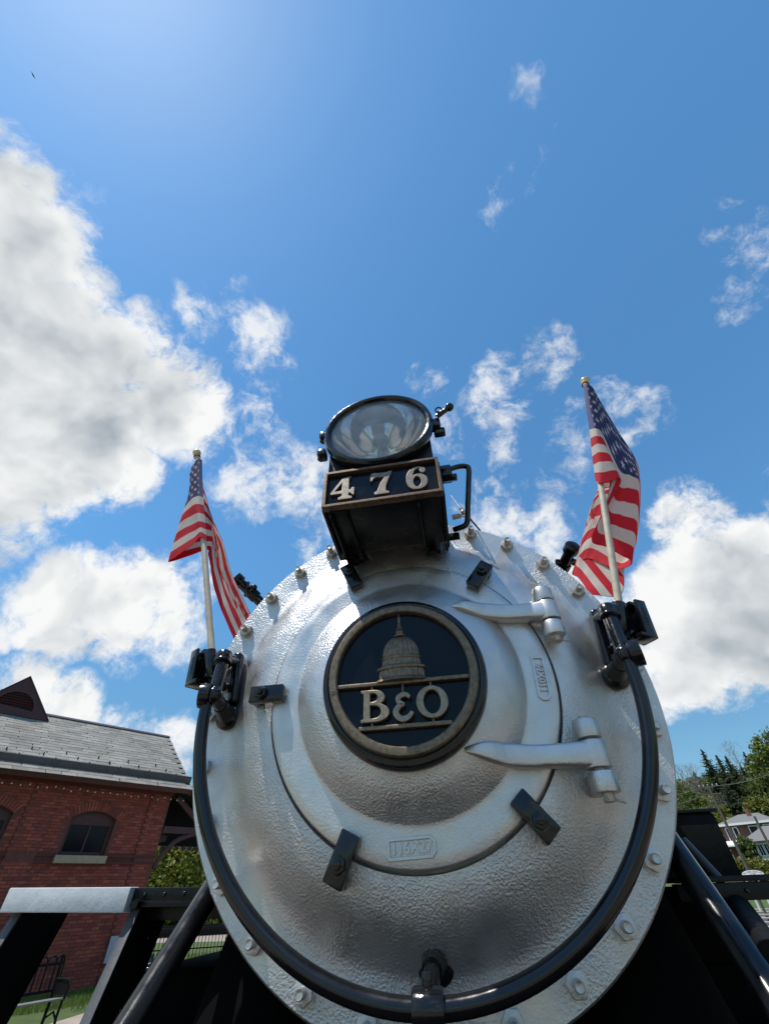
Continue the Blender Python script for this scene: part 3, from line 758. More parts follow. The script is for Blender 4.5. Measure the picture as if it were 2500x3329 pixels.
# side plates, ribs and feet carrying the lamp
brk = MB().box(L3(NX, -.25, .768), (.47, .46, .016), bevel=.003).build('headlight_bracket', 'black_paint', loco)
for s, x in ((-1, -.253), (1, .219)):
    poly = [(-.482, .562), (-.482, .752), (.010, .752), (.010, .66), (-.10, .60), (-.185, .535), (-.205, .535)]
    mw = Matrix(((0, 0, 1, x - .006), (1, 0, 0, 0), (0, 1, 0, ZC), (0, 0, 0, 1)))
    MB().prism(poly, .011, mw).build('side_plate', 'black_paint', brk)
for x in (-.195, .150):
    mb = MB(); mb.box(L3(x, -.31, .558), (.070, .33, .010), bevel=.002); mb.box(L3(x - .03, -.31, .545), (.010, .33, .034), bevel=.002)
    mb.box(L3(x, -.125, .600), (.066, .012, .100), bevel=.002); mb.box(L3(x, -.060, .635), (.060, .14, .05), bevel=.006); mb.cyl(L3(x, -.16, .548), L3(x, -.16, .525), .022, seg=6, bevel=.003)
    mb.build('bracket_foot', 'black_paint', brk)
mb = MB(); mb.box(L3(-.02, -.03, .735), (.34, .10, .05), bevel=.012, seg=3); mb.build('bracket_pad', 'silver_paint', brk)
# grab iron to the right of the lamp
zf = lambda x, y, Y: at(950 + x * .42143, 1200 + y * .42143, Y)
gp = [zf(1195, 800, -.30), zf(1225, 770, -.30), zf(1290, 750, -.30), zf(1340, 750, -.30), zf(1362, 775, -.30), zf(1360, 900, -.28), zf(1355, 1050, -.25), zf(1352, 1165, -.23), zf(1335, 1205, -.22), zf(1290, 1225, -.21), zf(1245, 1240, -.20)]
mb = MB(); mb.tube([Vector(p_) for p_ in catmull([tuple(p_) for p_ in gp], 4)], .0125, 14)
for x, y, Y in ((1250, 835, -.30), (1270, 1290, -.17)):
    c = zf(x, y, Y); mb.cyl(c - Vector((.055, 0, 0)), c + Vector((.012, 0, 0)), .0185, seg=6, bevel=.002)
mb.box(zf(1185, 810, -.30), (.055, .06, .07), bevel=.008)
mb.build('grab_iron', 'black_gloss', brk)
c1, c2 = zf(1300, 1075, -.12), zf(1320, 1105, -.12)
mb = MB(); mb.tube([zf(1225, 975, -.10), c1], .0022, 8); mb.cyl(c1, c2, .010, seg=12); mb.sphere(c2, .014); mb.tube([c2 + Vector((.012 * math.cos(t_), 0, .016 * math.sin(t_) - .012)) for t_ in np.linspace(0, 2 * math.pi, 15)[:-1]], .003, 8, True)
mb.cyl(zf(1235, 1145, -.12), zf(1300, 1130, -.12), .013, seg=12); mb.build('bell_cord_shackle', 'nut_steel', brk)
MB().tube([zf(1330, 1100, -.10), zf(1380, 1165, 0.0), zf(1450, 1245, .15)], .005, 8).build('bell_cord', 'rubber_cord', brk)

# ---- boiler and everything below and behind the front
def cy(x0, y0, z0, x1, y1, z1, r, r1=None, seg=48, name='boiler', mat='black_paint', par=loco, bevel=0):
    return MB().cyl(L3(x0, y0, z0), L3(x1, y1, z1), r, r1, seg, bevel).build(name, mat, par)
cy(0, .062, 0, 0, 2.0, 0, .822, name='smokebox_barrel', seg=96, mat='soot_black')
cy(0, 2.0, 0, 0, 7.0, .02, .84, name='boiler', seg=96)
MB().cyl(L3(0, .75, .78), L3(0, .75, 1.0), .24, .19, 40).cyl(L3(0, .75, 1.0), L3(0, .75, 1.16), .19, .21, 40).build('smokestack', 'black_paint', loco)
MB().box(L3(0, 8.2, .35), (2.6, 2.2, 2.6), bevel=.03).build('cab', 'black_paint', loco)
MB().box(L3(0, .95, -1.05), (.95, .9, .85), bevel=.05).build('cylinder_saddle', 'soot_black', loco)
MB().box(L3(0, -.55, -1.22), (1.9, 1.5, .10), bevel=.02).box(L3(0, -1.30, -1.40), (2.3, .16, .42), bevel=.02).build('pilot_deck', 'black_iron', loco)
MB().box(L3(0, 1.6, -1.55), (1.0, 3.2, .34), bevel=.02).build('main_frame', 'black_iron', loco)
for s in (-1, 1):
    MB().cyl(L3(s * 1.02, .55, -1.27), L3(s * 1.02, 1.75, -1.27), .36, seg=48, bevel=.02).cyl(L3(s * 1.02, .50, -1.27), L3(s * 1.02, .56, -1.27), .40, seg=48).build('cylinder', 'soot_black', loco)
    MB().box(L3(s * .98, 1.15, -.92), (.52, 1.1, .36), bevel=.05).build('steam_chest', 'soot_black', loco)
    MB().cyl(L3(s * .56, .70, -.30), L3(s * .64, .32, -1.10), .20, .22, seg=40).build('steam_pipe', 'soot_black', loco)
    MB().box(L3(s * .66, .98, -.62), (.34, .5, .62), bevel=.06).build('pipe_casing', 'soot_black', loco)
    for yy in (.9, 3.2, 5.0):
        rr = .42 if yy < 1 else .62
        mb = MB(); mb.cyl(L3(s * .70, yy, -ZC + .245 + rr), L3(s * .84, yy, -ZC + .245 + rr), rr, seg=48)
        mb.build('wheel', 'black_iron', loco)
    # tubular brace from the smokebox side down to the pilot deck
    if s < 0: pa, pb = Vector((-.752, .205, 1.742)), Vector((-.752, -.60, 1.075))
    else: pa, pb = Vector((.752, .14, 1.775)), Vector((.752, -.60, .975))
    MB().cyl(pa + (pa - pb) * .06, pb, .0365, seg=32).cyl(pb, pb + (pb - pa).normalized() * .35, .0365, seg=24).build('brace', 'black_tube', loco)
    MB().box(L3(s * .75, .30, -.47), (.09, .10, .08), bevel=.01).build('brace_foot', 'black_paint', loco)
# left: running-board end, white top step, slanted stair strings
YB = .20
wl = MB(); wl.box((-1.317, YB + .02, (1.745 + 1.671) / 2), (.493, .055, .066), Matrix.Rotation(R(1.3), 3, 'Y'), bevel=.004)
wl.build('top_step', 'white_paint', loco, label='white painted plank of the top step on the left')
mb = MB(); mb.box((-.90, YB + .03, 1.713), (.36, .02, .034), Matrix.Rotation(R(1.2), 3, 'Y'), bevel=.002)
mb.box((-.90, YB + .045, 1.688), (.36, .05, .018), Matrix.Rotation(R(1.2), 3, 'Y'), bevel=.002); mb.box((-.90, YB + .10, 1.672), (.40, .012, .055), bevel=.002)
mb.box((-1.10, YB + .55, 1.722), (.70, 1.0, .015)); mb.cyl((-1.04, YB - .005, 1.69), (-1.04, YB + .03, 1.69), .014, seg=6)
mb.build('running_board', 'black_paint', loco)
for x, dep in ((-1.05, .19), (-1.52, .24)):
    yt, yb = YB + .05, YB - .40
    poly = [(yt, 1.69), (yt + dep, 1.69), (yb + dep, .55), (yb, .55)]
    st = MB().prism(poly, .016, Matrix(((0, 0, 1, x - .008), (1, 0, 0, 0), (0, 1, 0, 0), (0, 0, 0, 1)))).build('stair_string', 'black_iron', loco)
    d = Vector((0, yt - yb, 1.14)); rot = Matrix((Vector((1, 0, 0)), Vector((0, d.z, -d.y)).normalized(), d.normalized())).transposed()
    MB().box((x - .006, (yt + yb) / 2 - .006, 1.12), (.034, .008, d.length), rot, bevel=.002).build('lit_string_edge', 'gutter_metal', st)  # paler grey strip puts the sunlit front edge into the colour
for k in range(2, 5):
    z = 1.70 - k * .25; y = YB + .03 - .374 * (1.70 - z)
    MB().box((-1.27, y, z), (.34, .16, .03), bevel=.004).build('stair_tread', 'black_iron', loco)
# right: running-board end, tool box, handrail
mb = MB(); mb.box((1.05, .22, 1.672), (.62, .04, .040), bevel=.002); mb.box((1.05, .20, 1.698), (.62, .012, .010), bevel=.001); mb.box((1.10, .75, 1.70), (.55, 1.1, .014))
mb.build('running_board', 'black_paint', loco)
MB().box((.985, .85, 1.80), (.30, .40, .205), bevel=.012).build('tool_box', 'black_iron', loco)
MB().box((.88, .98, 1.43), (.46, .70, .50), bevel=.05).build('gap_filler', 'soot_black', loco)  # filler box added to keep the gap between rim and brace dark
a0, a1 = at(2222, 2735, .30), at(2345, 2868, .22)
MB().cyl(a0, a1, .014, seg=16).build('step_rail', 'gutter_metal', loco)
a0, a1 = at(2390, 2935, .26), at(2520, 3120, -.05)
MB().cyl(a0, a1, .034, seg=24).build('drain_pipe', 'black_iron', loco)
rv = MB().sphere((0, 0, 0), .0065, (1, .55, 1), 12).mesh('rivet', 60); rv.materials.append(MATS['black_gloss'])
for x, y, z in [(-.80 - k * .075, YB + .018, 1.713) for k in range(4)] + [(.84 + k * .09, .197, 1.673) for k in range(6)] + [(-1.039, .33 - k * .055, 1.60 - k * .16) for k in range(3)]:
    o = bpy.data.objects.new('rivet', rv); COL.objects.link(o); o.location = (x, y, z); o.parent = loco
MB().box((.985, .85, 1.908), (.32, .42, .014), bevel=.004).build('tool_box_lid', 'black_paint', loco)
# placard and rod seen low between the frame parts
pc = Vector((.62, 1.35, 1.24))
ps = thing('placard', 'small yellow and blue placard in a white frame low beside the frame', 'placard', (1.05, 3.3, 0))
cpt = lambda x, y: at(2120 + x * .16857, 3180 + y * .16857, 2.6)
q = [cpt(250, 440), cpt(700, 640), cpt(745, 830), cpt(300, 660)]
me = bpy.data.meshes.new('placard_panel'); nrm = Vector((0, -.01, 0))
mb = MB(); mb.loft([[p_ for p_ in q], [p_ + Vector((0, .02, 0)) for p_ in q]]); mb.build('panel', 'placard_blue', ps, smooth=0)
q2 = [cpt(485, 545), cpt(700, 640), cpt(745, 830), cpt(560, 745)]
mb = MB(); mb.loft([[p_ + Vector((0, -.012, 0)) for p_ in q2], [p_ + Vector((0, -.004, 0)) for p_ in q2]]); mb.build('yellow_panel', 'placard_yellow', ps, smooth=0)
mb = MB(); mb.tube([cpt(215, 400), cpt(290, 650), cpt(760, 850), cpt(900, 890)], .018, 8); mb.build('frame', 'white_paint', ps)
mb = MB(); g = q[2]; mb.box((g.x - .2, g.y + .06, g.z / 2), (.04, .04, g.z)); mb.build('post', 'black_iron', ps)
a0, a1 = at(905, 3329 - 5, .55), at(975, 3297, .50)
MB().cyl(a0 + (a0 - a1) * 3, a1 + (a1 - a0) * 4, .008, seg=12).build('cut_lever', 'white_paint', loco)
MB().box(((a0.x + a1.x) / 2 - .02, 1.0, 1.15), (.085, .05, .75), bevel=.004).build('frame_brace', 'black_paint', loco)

# ---------------------------------------------------------------- flags
def star_mask(U, V):                      # U along the fly 0..1, V down the hoist 0..1 (flag 1.6 : 1)
    msk = np.zeros(U.shape, bool); cw, ch = .40, 7 / 13
    rad = .031; asp = 1.6
    for r in range(9):
        n = 6 if r % 2 == 0 else 5
        for c in range(n):
            cx = cw * ((2 * c + 1) / 12 if n == 6 else (2 * c + 2) / 12); cyv = ch * (r + 1) / 10
            dx = (U - cx) * asp; dy = -(V - cyv); rr = np.hypot(dx, dy); an = np.mod(np.arctan2(dx, dy), 2 * np.pi / 5); an = np.minimum(an, 2 * np.pi / 5 - an)
            ro, ri = rad, rad * .382
            x1, y1 = ro, 0; x2, y2 = ri * math.cos(math.pi / 5), ri * math.sin(math.pi / 5)
            px, py = rr * np.cos(an), rr * np.sin(an)
            msk |= ((x2 - x1) * (py - y1) - (y2 - y1) * (px - x1)) > 0
    return msk
def flag(name, label, grid_px, ucols, vrows, yoff, conv, ypole, pole_bot, pole_top, seed):
    t_ = thing(name, label, 'flag', pole_bot, 'flags on the locomotive front')
    # control points -> 3D
    P = np.array([[tuple(at(*conv(*grid_px[i][j]), ypole + yoff[i])) for j in range(len(vrows))] for i in range(len(ucols))])
    def cr1(K, xs, xq):                  # Catmull-Rom through keys along axis 0
        out = []
        for q in xq:
            i = max(0, min(len(xs) - 2, int(np.searchsorted(xs, q, side='right') - 1))); s = (q - xs[i]) / (xs[i + 1] - xs[i])
            a = K[i - 1] if i > 0 else 2 * K[0] - K[1]; b_ = K[i]; c = K[i + 1]; d = K[i + 2] if i + 2 < len(K) else 2 * K[-1] - K[-2]
            out.append(.5 * (2 * b_ + (c - a) * s + (2 * a - 5 * b_ + 4 * c - d) * s * s + (3 * b_ - a - 3 * c + d) * s ** 3))
        return np.array(out)
    NU, NV = 330, 208
    uq = np.linspace(0, 1, NU); vq = np.linspace(0, 1, NV)
    G = cr1(P, ucols, uq); G = np.swapaxes(cr1(np.swapaxes(G, 0, 1), vrows, vq), 0, 1)
    # small wrinkles
    for i in range(NU):
        for j in range(0, NV):
            v = Vector((uq[i] * 9 + seed, vq[j] * 4, seed)); w_ = mnoise.noise(v) * .006 + mnoise.noise(v * 2.7) * .0025
            fade = min(1, i / 25)
            G[i, j, 1] += w_ * fade * 1.2; G[i, j, 0] += w_ * .6 * fade
    me = bpy.data.meshes.new('cloth')
    verts = G.reshape(-1, 3); idx = np.arange(NU * NV).reshape(NU, NV)
    F = np.stack([idx[:-1, :-1], idx[1:, :-1], idx[1:, 1:], idx[:-1, 1:]], -1).reshape(-1, 4)
    me.vertices.add(len(verts)); me.vertices.foreach_set('co', verts.astype(np.float32).reshape(-1))
    me.loops.add(F.size); me.loops.foreach_set('vertex_index', F.astype(np.int32).reshape(-1)); me.polygons.add(len(F))
    me.polygons.foreach_set('loop_start', np.arange(0, F.size, 4, dtype=np.int32)); me.polygons.foreach_set('loop_total', np.full(len(F), 4, np.int32))
    me.update()
    U, V = np.meshgrid(uq, vq, indexing='ij')
    stripe = np.floor(V * 13).astype(int).clip(0, 12) % 2 == 0
    colr = np.where(stripe[..., None], np.array((.74, .012, .040)), np.array((.80, .745, .69)))
    cant = (U < .40) & (V < 7 / 13)
    colr = np.where(cant[..., None], np.array((.062, .072, .22)), colr)
    colr = np.where((star_mask(U, V) & cant)[..., None], np.array((.76, .74, .74)), colr)
    colr = np.where(((U < .035) & (V < 7 / 13))[..., None], np.array((.17, .18, .36)), colr)
    ca = me.color_attributes.new('print', 'FLOAT_COLOR', 'POINT'); buf = np.ones((NU * NV, 4), np.float32); buf[:, :3] = colr.reshape(-1, 3); ca.data.foreach_set('color', buf.reshape(-1))
    uvl = me.uv_layers.new(name='UVMap'); uvs = np.stack([U, V], -1).reshape(-1, 2)[F.reshape(-1)]; uvl.data.foreach_set('uv', uvs.astype(np.float32).reshape(-1))
    me.validate(); me.shade_smooth()
    cl = link('cloth', me, 'flag_cloth', t_)
    sm = cl.modifiers.new('thickness', 'SOLIDIFY'); sm.thickness = .0012; sm.offset = 0
    d = (pole_top - pole_bot)
    MB().cyl(pole_bot, pole_top, .0140, .0135, 20).build('pole', 'pole_wood', t_)
    dn = d.normalized(); mb = MB(); mb.sphere(pole_top + dn * .022, .026, (1, 1, .9)); mb.cyl(pole_top - dn * .012, pole_top + dn * .004, .019, .024, 20); mb.build('finial', 'gold_ball', t_)
    ring = pole_top - dn * .03; ax = dn.orthogonal().normalized(); ay = dn.cross(ax)
    MB().tube([ring + .019 * (ax * math.cos(q) + ay * math.sin(q)) for q in np.linspace(0, 2 * math.pi, 17)[:-1]], .003, 8, True).build('tie_cord', 'rubber_cord', t_)
    return t_
# left flag
pbL, ptL = at(457 * S61, 1400 * S61, -.10), at(425.5 * S61, 982 * S61, -.10)
dL = (ptL - pbL).normalized()
gL = [[(435, 262), (437, 430), (447, 600), (463, 830), (475, 985)],
      [(403, 255), (396, 430), (398, 590), (410, 815), (412, 955)],
      [(372, 290), (354, 440), (352, 612), (353, 840), (345, 1030)],
      [(345, 330), (330, 470), (300, 660), (270, 880), (235, 1120)],
      [(322, 400), (322, 520), (275, 720), (205, 950), (137, 1180)],
      [(375, 380), (390, 560), (380, 740), (400, 950), (430, 1085)],
      [(430, 440), (470, 620), (500, 800), (535, 960), (490, 1075)],
      [(520, 1000), (570, 960), (620, 1000), (580, 1090), (495, 1120)],
      [(600, 1350), (640, 1270), (700, 1290), (625, 1330), (535, 1400)],
      [(760, 1740), (815, 1660), (868, 1650), (800, 1760), (712, 1872)]]
flag('small_flag', 'striped flag drooping left of the smokebox, its long tail hanging behind the rim', gL, [0, .045, .09, .15, .24, .36, .48, .66, .82, 1.0], [0, .27, .54, .77, 1.0],
     [-.010, -.026, -.012, .012, .035, .08, .12, .12, .13, .16], lambda x, y: (500 + x * .3616, 1400 + y * .3616), -.10, pbL - dL * .08, ptL, 1.3)
pbR, ptR = at(1337 * S61, 1306 * S61, -.10), at(1264 * S61, 826 * S61, -.10)
dR = (ptR - pbR).normalized()
gR = [[(267, 205), (290, 400), (322, 600), (346, 840), (376, 1060)],
      [(303, 190), (335, 390), (378, 590), (420, 800), (440, 1080)],
      [(348, 215), (395, 400), (440, 640), (520, 870), (605, 1065)],
      [(400, 310), (470, 510), (590, 960), (490, 1290), (345, 1555)],
      [(560, 580), (640, 790), (690, 1010), (610, 1370), (480, 1660)],
      [(742, 880), (765, 1010), (772, 1090), (748, 1430), (705, 1790)],
      [(765, 1080), (760, 1250), (735, 1450), (690, 1690), (560, 1850)],
      [(660, 1020), (600, 1100), (480, 1180), (400, 1480), (300, 1760)],
      [(430, 1010), (390, 1150), (325, 1330), (250, 1600), (168, 1885)],
      [(560, 1300), (500, 1430), (430, 1560), (340, 1760), (230, 1940)],
      [(700, 1500), (690, 1690), (640, 1850), (605, 2085), (330, 2085)]]
flag('small_flag', 'star-spangled flag hanging to the right of its pole at the right of the smokebox', gR, [0, .04, .085, .20, .29, .42, .52, .66, .80, .88, 1.0], [0, .27, .54, .77, 1.0],
     [-.010, -.026, -.008, .020, .035, .05, .11, .17, .19, .17, .12], lambda x, y: (1800 + x * .3616, 1180 + y * .3616), -.10, pbR - dR * .08, ptR, 5.9)

# ---------------------------------------------------------------- station building
AZW = R(34.0)
DW_ = Vector((math.sin(AZW), math.cos(AZW), 0)); NW_ = Vector((DW_.y, -DW_.x, 0))      # along the wall / out of the wall
G0 = Vector((-10.44236, 13.16789, 0))
def wp(s, n, z): return G0 + DW_ * s + NW_ * n + Vector((0, 0, z))
def wsz(px, py, off=0.0):
    d = ray(px, py); t_ = ((G0 + NW_ * off - CAM).dot(NW_)) / d.dot(NW_); p_ = CAM + d * t_; return (p_ - G0).dot(DW_), p_.z
WROT = Matrix((DW_, -NW_, Vector((0, 0, 1)))).transposed()       # local x along wall, y into wall, z up
def WM(s, n, z): return Matrix.Translation(wp(s, n, z)) @ WROT.to_4x4()
WFACE = lambda s, n, z: WM(s, n, z) @ FRONT(0, 0, 0)
bld = thing('station_building', 'red brick station with grey slate roof and arched windows behind the locomotive', 'building', wp(-2.8, -2.5, 0))
S0, S1, ZE = -7.4, .95, 4.46
wins = [(-1.80, -.55), (-4.52, -3.27)]
def arch_loop(a, b_, z0, zs, zc_, n=12):
    cxm = (a + b_) / 2; hw = (b_ - a) / 2; rise = zc_ - zs; rad = (hw * hw + rise * rise) / (2 * rise); th = math.asin(hw / rad)
    return [(a, z0), (b_, z0)] + [(cxm + rad * math.sin(th - 2 * th * k / n), zs + (math.cos(th - 2 * th * k / n) - math.cos(th)) * rad) for k in range(n + 1)]
loops = [[(S0, -.2), (S1, -.2), (S1, ZE + .1), (S0, ZE + .1)]] + [arch_loop(a, b_, 2.70, 3.56, 3.74) for a, b_ in wins]
wall = link('wall', fill2d(loops, .15, 0, WFACE(0, -.15, 0)), 'mortar', bld)
MB().box(wp((S0 + S1) / 2, -5.2, 2.1), (S1 - S0, .3, 4.7), WROT).box(wp(S1 - .15, -2.75, 2.1), (.3, 4.9, 4.7), WROT).box(wp(S0 + .15, -2.75, 2.1), (.3, 4.9, 4.7), WROT).build('rear_wall', 'dark_brick', bld)
# pilasters
PIL = [(.32, .95), (-3.02, -2.33), (-6.0, -5.3)]
for a, b_ in PIL:
    MB().box(wp((a + b_) / 2, .025, 2.05), (b_ - a, .05, 4.5), WROT).build('pilaster', 'mortar', bld)
# bricks
bk = MB().box((0, 0, 0), (.203, .03, .062), bevel=.003, seg=1).mesh('brick', 0)
cand = []
row = 0; z = .04
while z < ZE - .02:
    off = .107 if row % 2 else 0; s = -5.2 + off
    while s < S1 + .02:
        c = s; n_ = .0
        inp = any(a - .02 <= c <= b_ + .02 for a, b_ in PIL)
        skip = c > S1 - .09
        for a, b_ in wins:
            cxm = (a + b_) / 2; dxx = (c - cxm) / ((b_ - a) / 2)
            ztop = 3.56 + .18 * max(0, 1 - dxx * dxx) + .27
            if a - .10 < c < b_ + .10 and 2.45 < z < 3.60: skip = True
            if a - .16 < c < b_ + .16 and 3.5 < z < ztop: skip = True
        if 2.50 < z < 2.74: skip = True
        if abs(z - 1.0) < .03: pass
        if not skip: cand.append((c, .05 if inp else 0., z))
        s += .215
    z += .0745; row += 1
def score(c): return (c[0] + 1.0) ** 2 + (c[2] - 3.35) ** 2 * 1.6
cand.sort(key=score)
b0 = None
for c, n_, z in cand[:290]:
    mw = WM(c + random.uniform(-.003, .003), n_ - .009 + random.uniform(0, .004), z)
    if b0 is None: b0 = link('brick', bk, 'brick'); b0.matrix_basis = mw; b0.parent = bld; b0.matrix_parent_inverse = parent_world(bld).inverted()
    else: inst(b0, bld, mw)
mb = MB()
for c, n_, z in cand[290:]:
    mb.box(wp(c + random.uniform(-.003, .003), n_ - .009 + random.uniform(0, .004), z), (.203, .03, .062), WROT)
tag(mb.build('brick_field', 'brick', bld, smooth=0), kind='stuff')
# window arches of standing bricks, windows, sills
ab = MB().box((0, 0, 0), (.062, .03, .215), bevel=.003, seg=1).mesh('arch_brick', 0); a0_ = None
for a, b_ in wins:
    cxm = (a + b_) / 2; hw = (b_ - a) / 2; rise = .18; rad = (hw * hw + rise * rise) / (2 * rise); th = math.asin(hw / rad); zc0 = 3.74 - rad
    nb_ = 19
    for k in range(nb_):
        an = -th * 1.10 + 2.2 * th * k / (nb_ - 1); rr = rad + .125
        mw = WM(cxm + rr * math.sin(an), -.004, zc0 + rr * math.cos(an)) @ Matrix.Rotation(an, 4, 'Y')
        if a0_ is None: a0_ = link('arch_brick', ab, 'brick'); a0_.matrix_basis = mw; a0_.parent = bld; a0_.matrix_parent_inverse = parent_world(bld).inverted()
        else: inst(a0_, bld, mw)
    wn = link('window', fill2d([arch_loop(a, b_, 2.70, 3.56, 3.74), [(a + .09, 2.78), (b_ - .09, 2.78), (b_ - .09, 3.42), (a + .09, 3.42)]], .03, .004, WFACE(0, -.17, 0)), 'maroon_paint', bld)
    MB().box(wp(cxm, -.19, 3.10), (b_ - a - .16, .012, .68), WROT).build('pane', 'dark_glass', wn)
    MB().box(wp(cxm, -.165, 3.10), (.045, .03, .66), WROT).box(wp(cxm, -.168, 3.42), (b_ - a - .1, .05, .035), WROT).build('mullion', 'maroon_paint', wn)
    MB().box(wp(cxm - .01, .03, 2.605), (1.36, .24, .175), WROT, bevel=.008).build('window_sill', 'limestone', wn)
for z0, z1, n_ in ((2.66, 2.725, .03), (2.51, 2.575, .03)):
    prev = S0
    for a, b_ in sorted(wins):
        MB().box(wp((prev + a - .08) / 2, n_ / 2 - .01, (z0 + z1) / 2), (a - .08 - prev, n_ + .05, z1 - z0), WROT).build('belt_course', 'dark_brick', bld); prev = b_ + .07
    MB().box(wp((prev + S1 + .02) / 2, n_ / 2, (z0 + z1) / 2), (S1 + .02 - prev, n_ + .07, z1 - z0), WROT).build('belt_course', 'dark_brick', bld)
MB().box(wp((S0 + S1) / 2, .05, 4.38), (S1 - S0 + .1, .14, .16), WROT).build('cornice', 'dark_brick', bld)
MB().box(wp(.62, .09, .72), (.62, .03, .52), WROT).build('wall_panel', 'grey_sign', bld)
# roof
OUT, BACK = .62, 2.75
zev = wsz(300, 2527, OUT)[1] - .02
sr = wsz(518, 2392, -BACK); zri = sr[1]
RS0, RS1 = S0 - .8, wsz(626, 2570, OUT)[0]
slope = math.atan2(zri - zev, OUT + BACK); Ls = math.hypot(zri - zev, OUT + BACK)
up_s = (Vector((0, 0, math.sin(slope))) - NW_ * math.cos(slope)); nrm_s = (NW_ * math.sin(slope) + Vector((0, 0, math.cos(slope))))
def rp_(s, t_, h): return wp(s, OUT, zev) + up_s * t_ + nrm_s * h
RROT = Matrix((DW_, up_s, nrm_s)).transposed()
rw = RS1 - RS0
roof = MB().box(rp_((RS0 + RS1) / 2, Ls / 2, -.06), (rw, Ls, .09), RROT).build('roof', 'maroon_paint', bld)
up2 = (Vector((0, 0, math.sin(slope))) + NW_ * math.cos(slope)); nr2 = (-NW_ * math.sin(slope) + Vector((0, 0, math.cos(slope))))
pb2 = wp((RS0 + RS1) / 2, -2 * BACK - OUT, zev)
MB().box(pb2 + up2 * (Ls / 2) - nr2 * .06, (rw, Ls, .09), Matrix((DW_, -up2, nr2)).transposed()).build('rear_roof', 'slate', bld)
MB().box(rp_((RS0 + RS1) / 2, Ls - .05, .03), (rw, .16, .03), RROT, bevel=.005).build('ridge_cap', 'gutter_metal', bld)
sl = MB().box((0, 0, 0), (.40, .30, .011), bevel=.003, seg=1).mesh('slate', 0); cand = []
EXP = .185; nrow = int((Ls - .05) / EXP); GT = .42
for r in range(nrow):
    t_ = .10 + r * EXP
    s = RS1 - .18 - (.2 if r % 2 else 0) - .01
    while s > -6.3:
        if not (GT - .03 < t_ < GT + .12): cand.append((s + random.uniform(-.015, .015), t_))
        s -= .407
def droll(c):
    s, t_ = c
    if s < -5.4: return 9 - s
    return (wp(s, 0, 5) - CAM).length * .06 + random.random() * .05
cand.sort(key=droll); s0_ = None
tilt_s = Matrix.Rotation(R(2.2), 3, 'X')
def sl_m(s, t_): return Matrix.Translation(rp_(s, t_, .004 + random.uniform(0, .004))) @ (RROT @ Matrix.Rotation(R(-2.4), 3, 'X') @ Matrix.Rotation(R(random.uniform(-.5, .5)), 3, 'Z')).to_4x4()
for s, t_ in cand[:290]:
    mw = sl_m(s, t_)
    if s0_ is None: s0_ = link('slate', sl, 'slate'); s0_.matrix_basis = mw; s0_.parent = roof; s0_.matrix_parent_inverse = parent_world(roof).inverted()
    else: inst(s0_, roof, mw)
mb = MB()
for s, t_ in cand[290:]:
    mw = sl_m(s, t_); mb.box(mw.translation, (.40, .30, .011), mw.to_3x3())
tag(mb.build('slate_field', 'slate', roof, smooth=0), kind='stuff')
# snow guards
sg = MB().box((0, 0, .03), (.012, .07, .05)).box((0, -.03, .045), (.035, .012, .06)).mesh('snow_guard', 0); g0 = None
for r, t_ in enumerate((.78, 1.02, 1.28)):
    for k in range(7):
        mw = Matrix.Translation(rp_(RS1 - .45 - k * .95 - r * .32, t_, .012)) @ RROT.to_4x4()
        if g0 is None: g0 = link('snow_guard', sg, 'black_iron'); g0.matrix_basis = mw; g0.parent = roof; g0.matrix_parent_inverse = parent_world(roof).inverted()
        else: inst(g0, roof, mw)
MB().box(rp_((RS0 + RS1) / 2, GT, .09), (rw, .03, .20), RROT @ Matrix.Rotation(R(-20), 3, 'X'), bevel=.01).box(rp_((RS0 + RS1) / 2, GT + .08, .03), (rw, .2, .02), RROT).build('gutter', 'gutter_metal', bld)
MB().box(rp_((RS0 + RS1) / 2, .02, -.10), (rw, .03, .12), RROT).build('eave_board', 'maroon_paint', bld)
# rake boards at the gable end
MB().box(rp_(RS1 - .02, Ls / 2, -.12), (.05, Ls, .16), RROT).build('rake_board', 'maroon_paint', bld)
# string of bulbs under the eave
sb = thing('string_lights', 'string of small clear bulbs under the station eave', 'lights', wp(-2, .4, 4.2))
MB().tube([wp(-5.2 + k * .25, .42, zev - .25 - .02 * (k % 2)) for k in range(27)], .006, 6).build('wire', 'rubber_cord', sb)
bu = MB().sphere((0, 0, 0), .019, (1, 1, 1.35), 10).mesh('bulb'); u0 = None
for k in range(30):
    mw = Matrix.Translation(wp(-5.0 + k * .215, .42, zev - .30 - .022 * math.sin(k * 2.1) - .03 * (k % 4 == 1)))
    if u0 is None: u0 = link('bulb', bu, 'bulb_glass'); u0.matrix_basis = mw; u0.parent = sb; u0.matrix_parent_inverse = parent_world(sb).inverted()
    else: inst(u0, sb, mw)
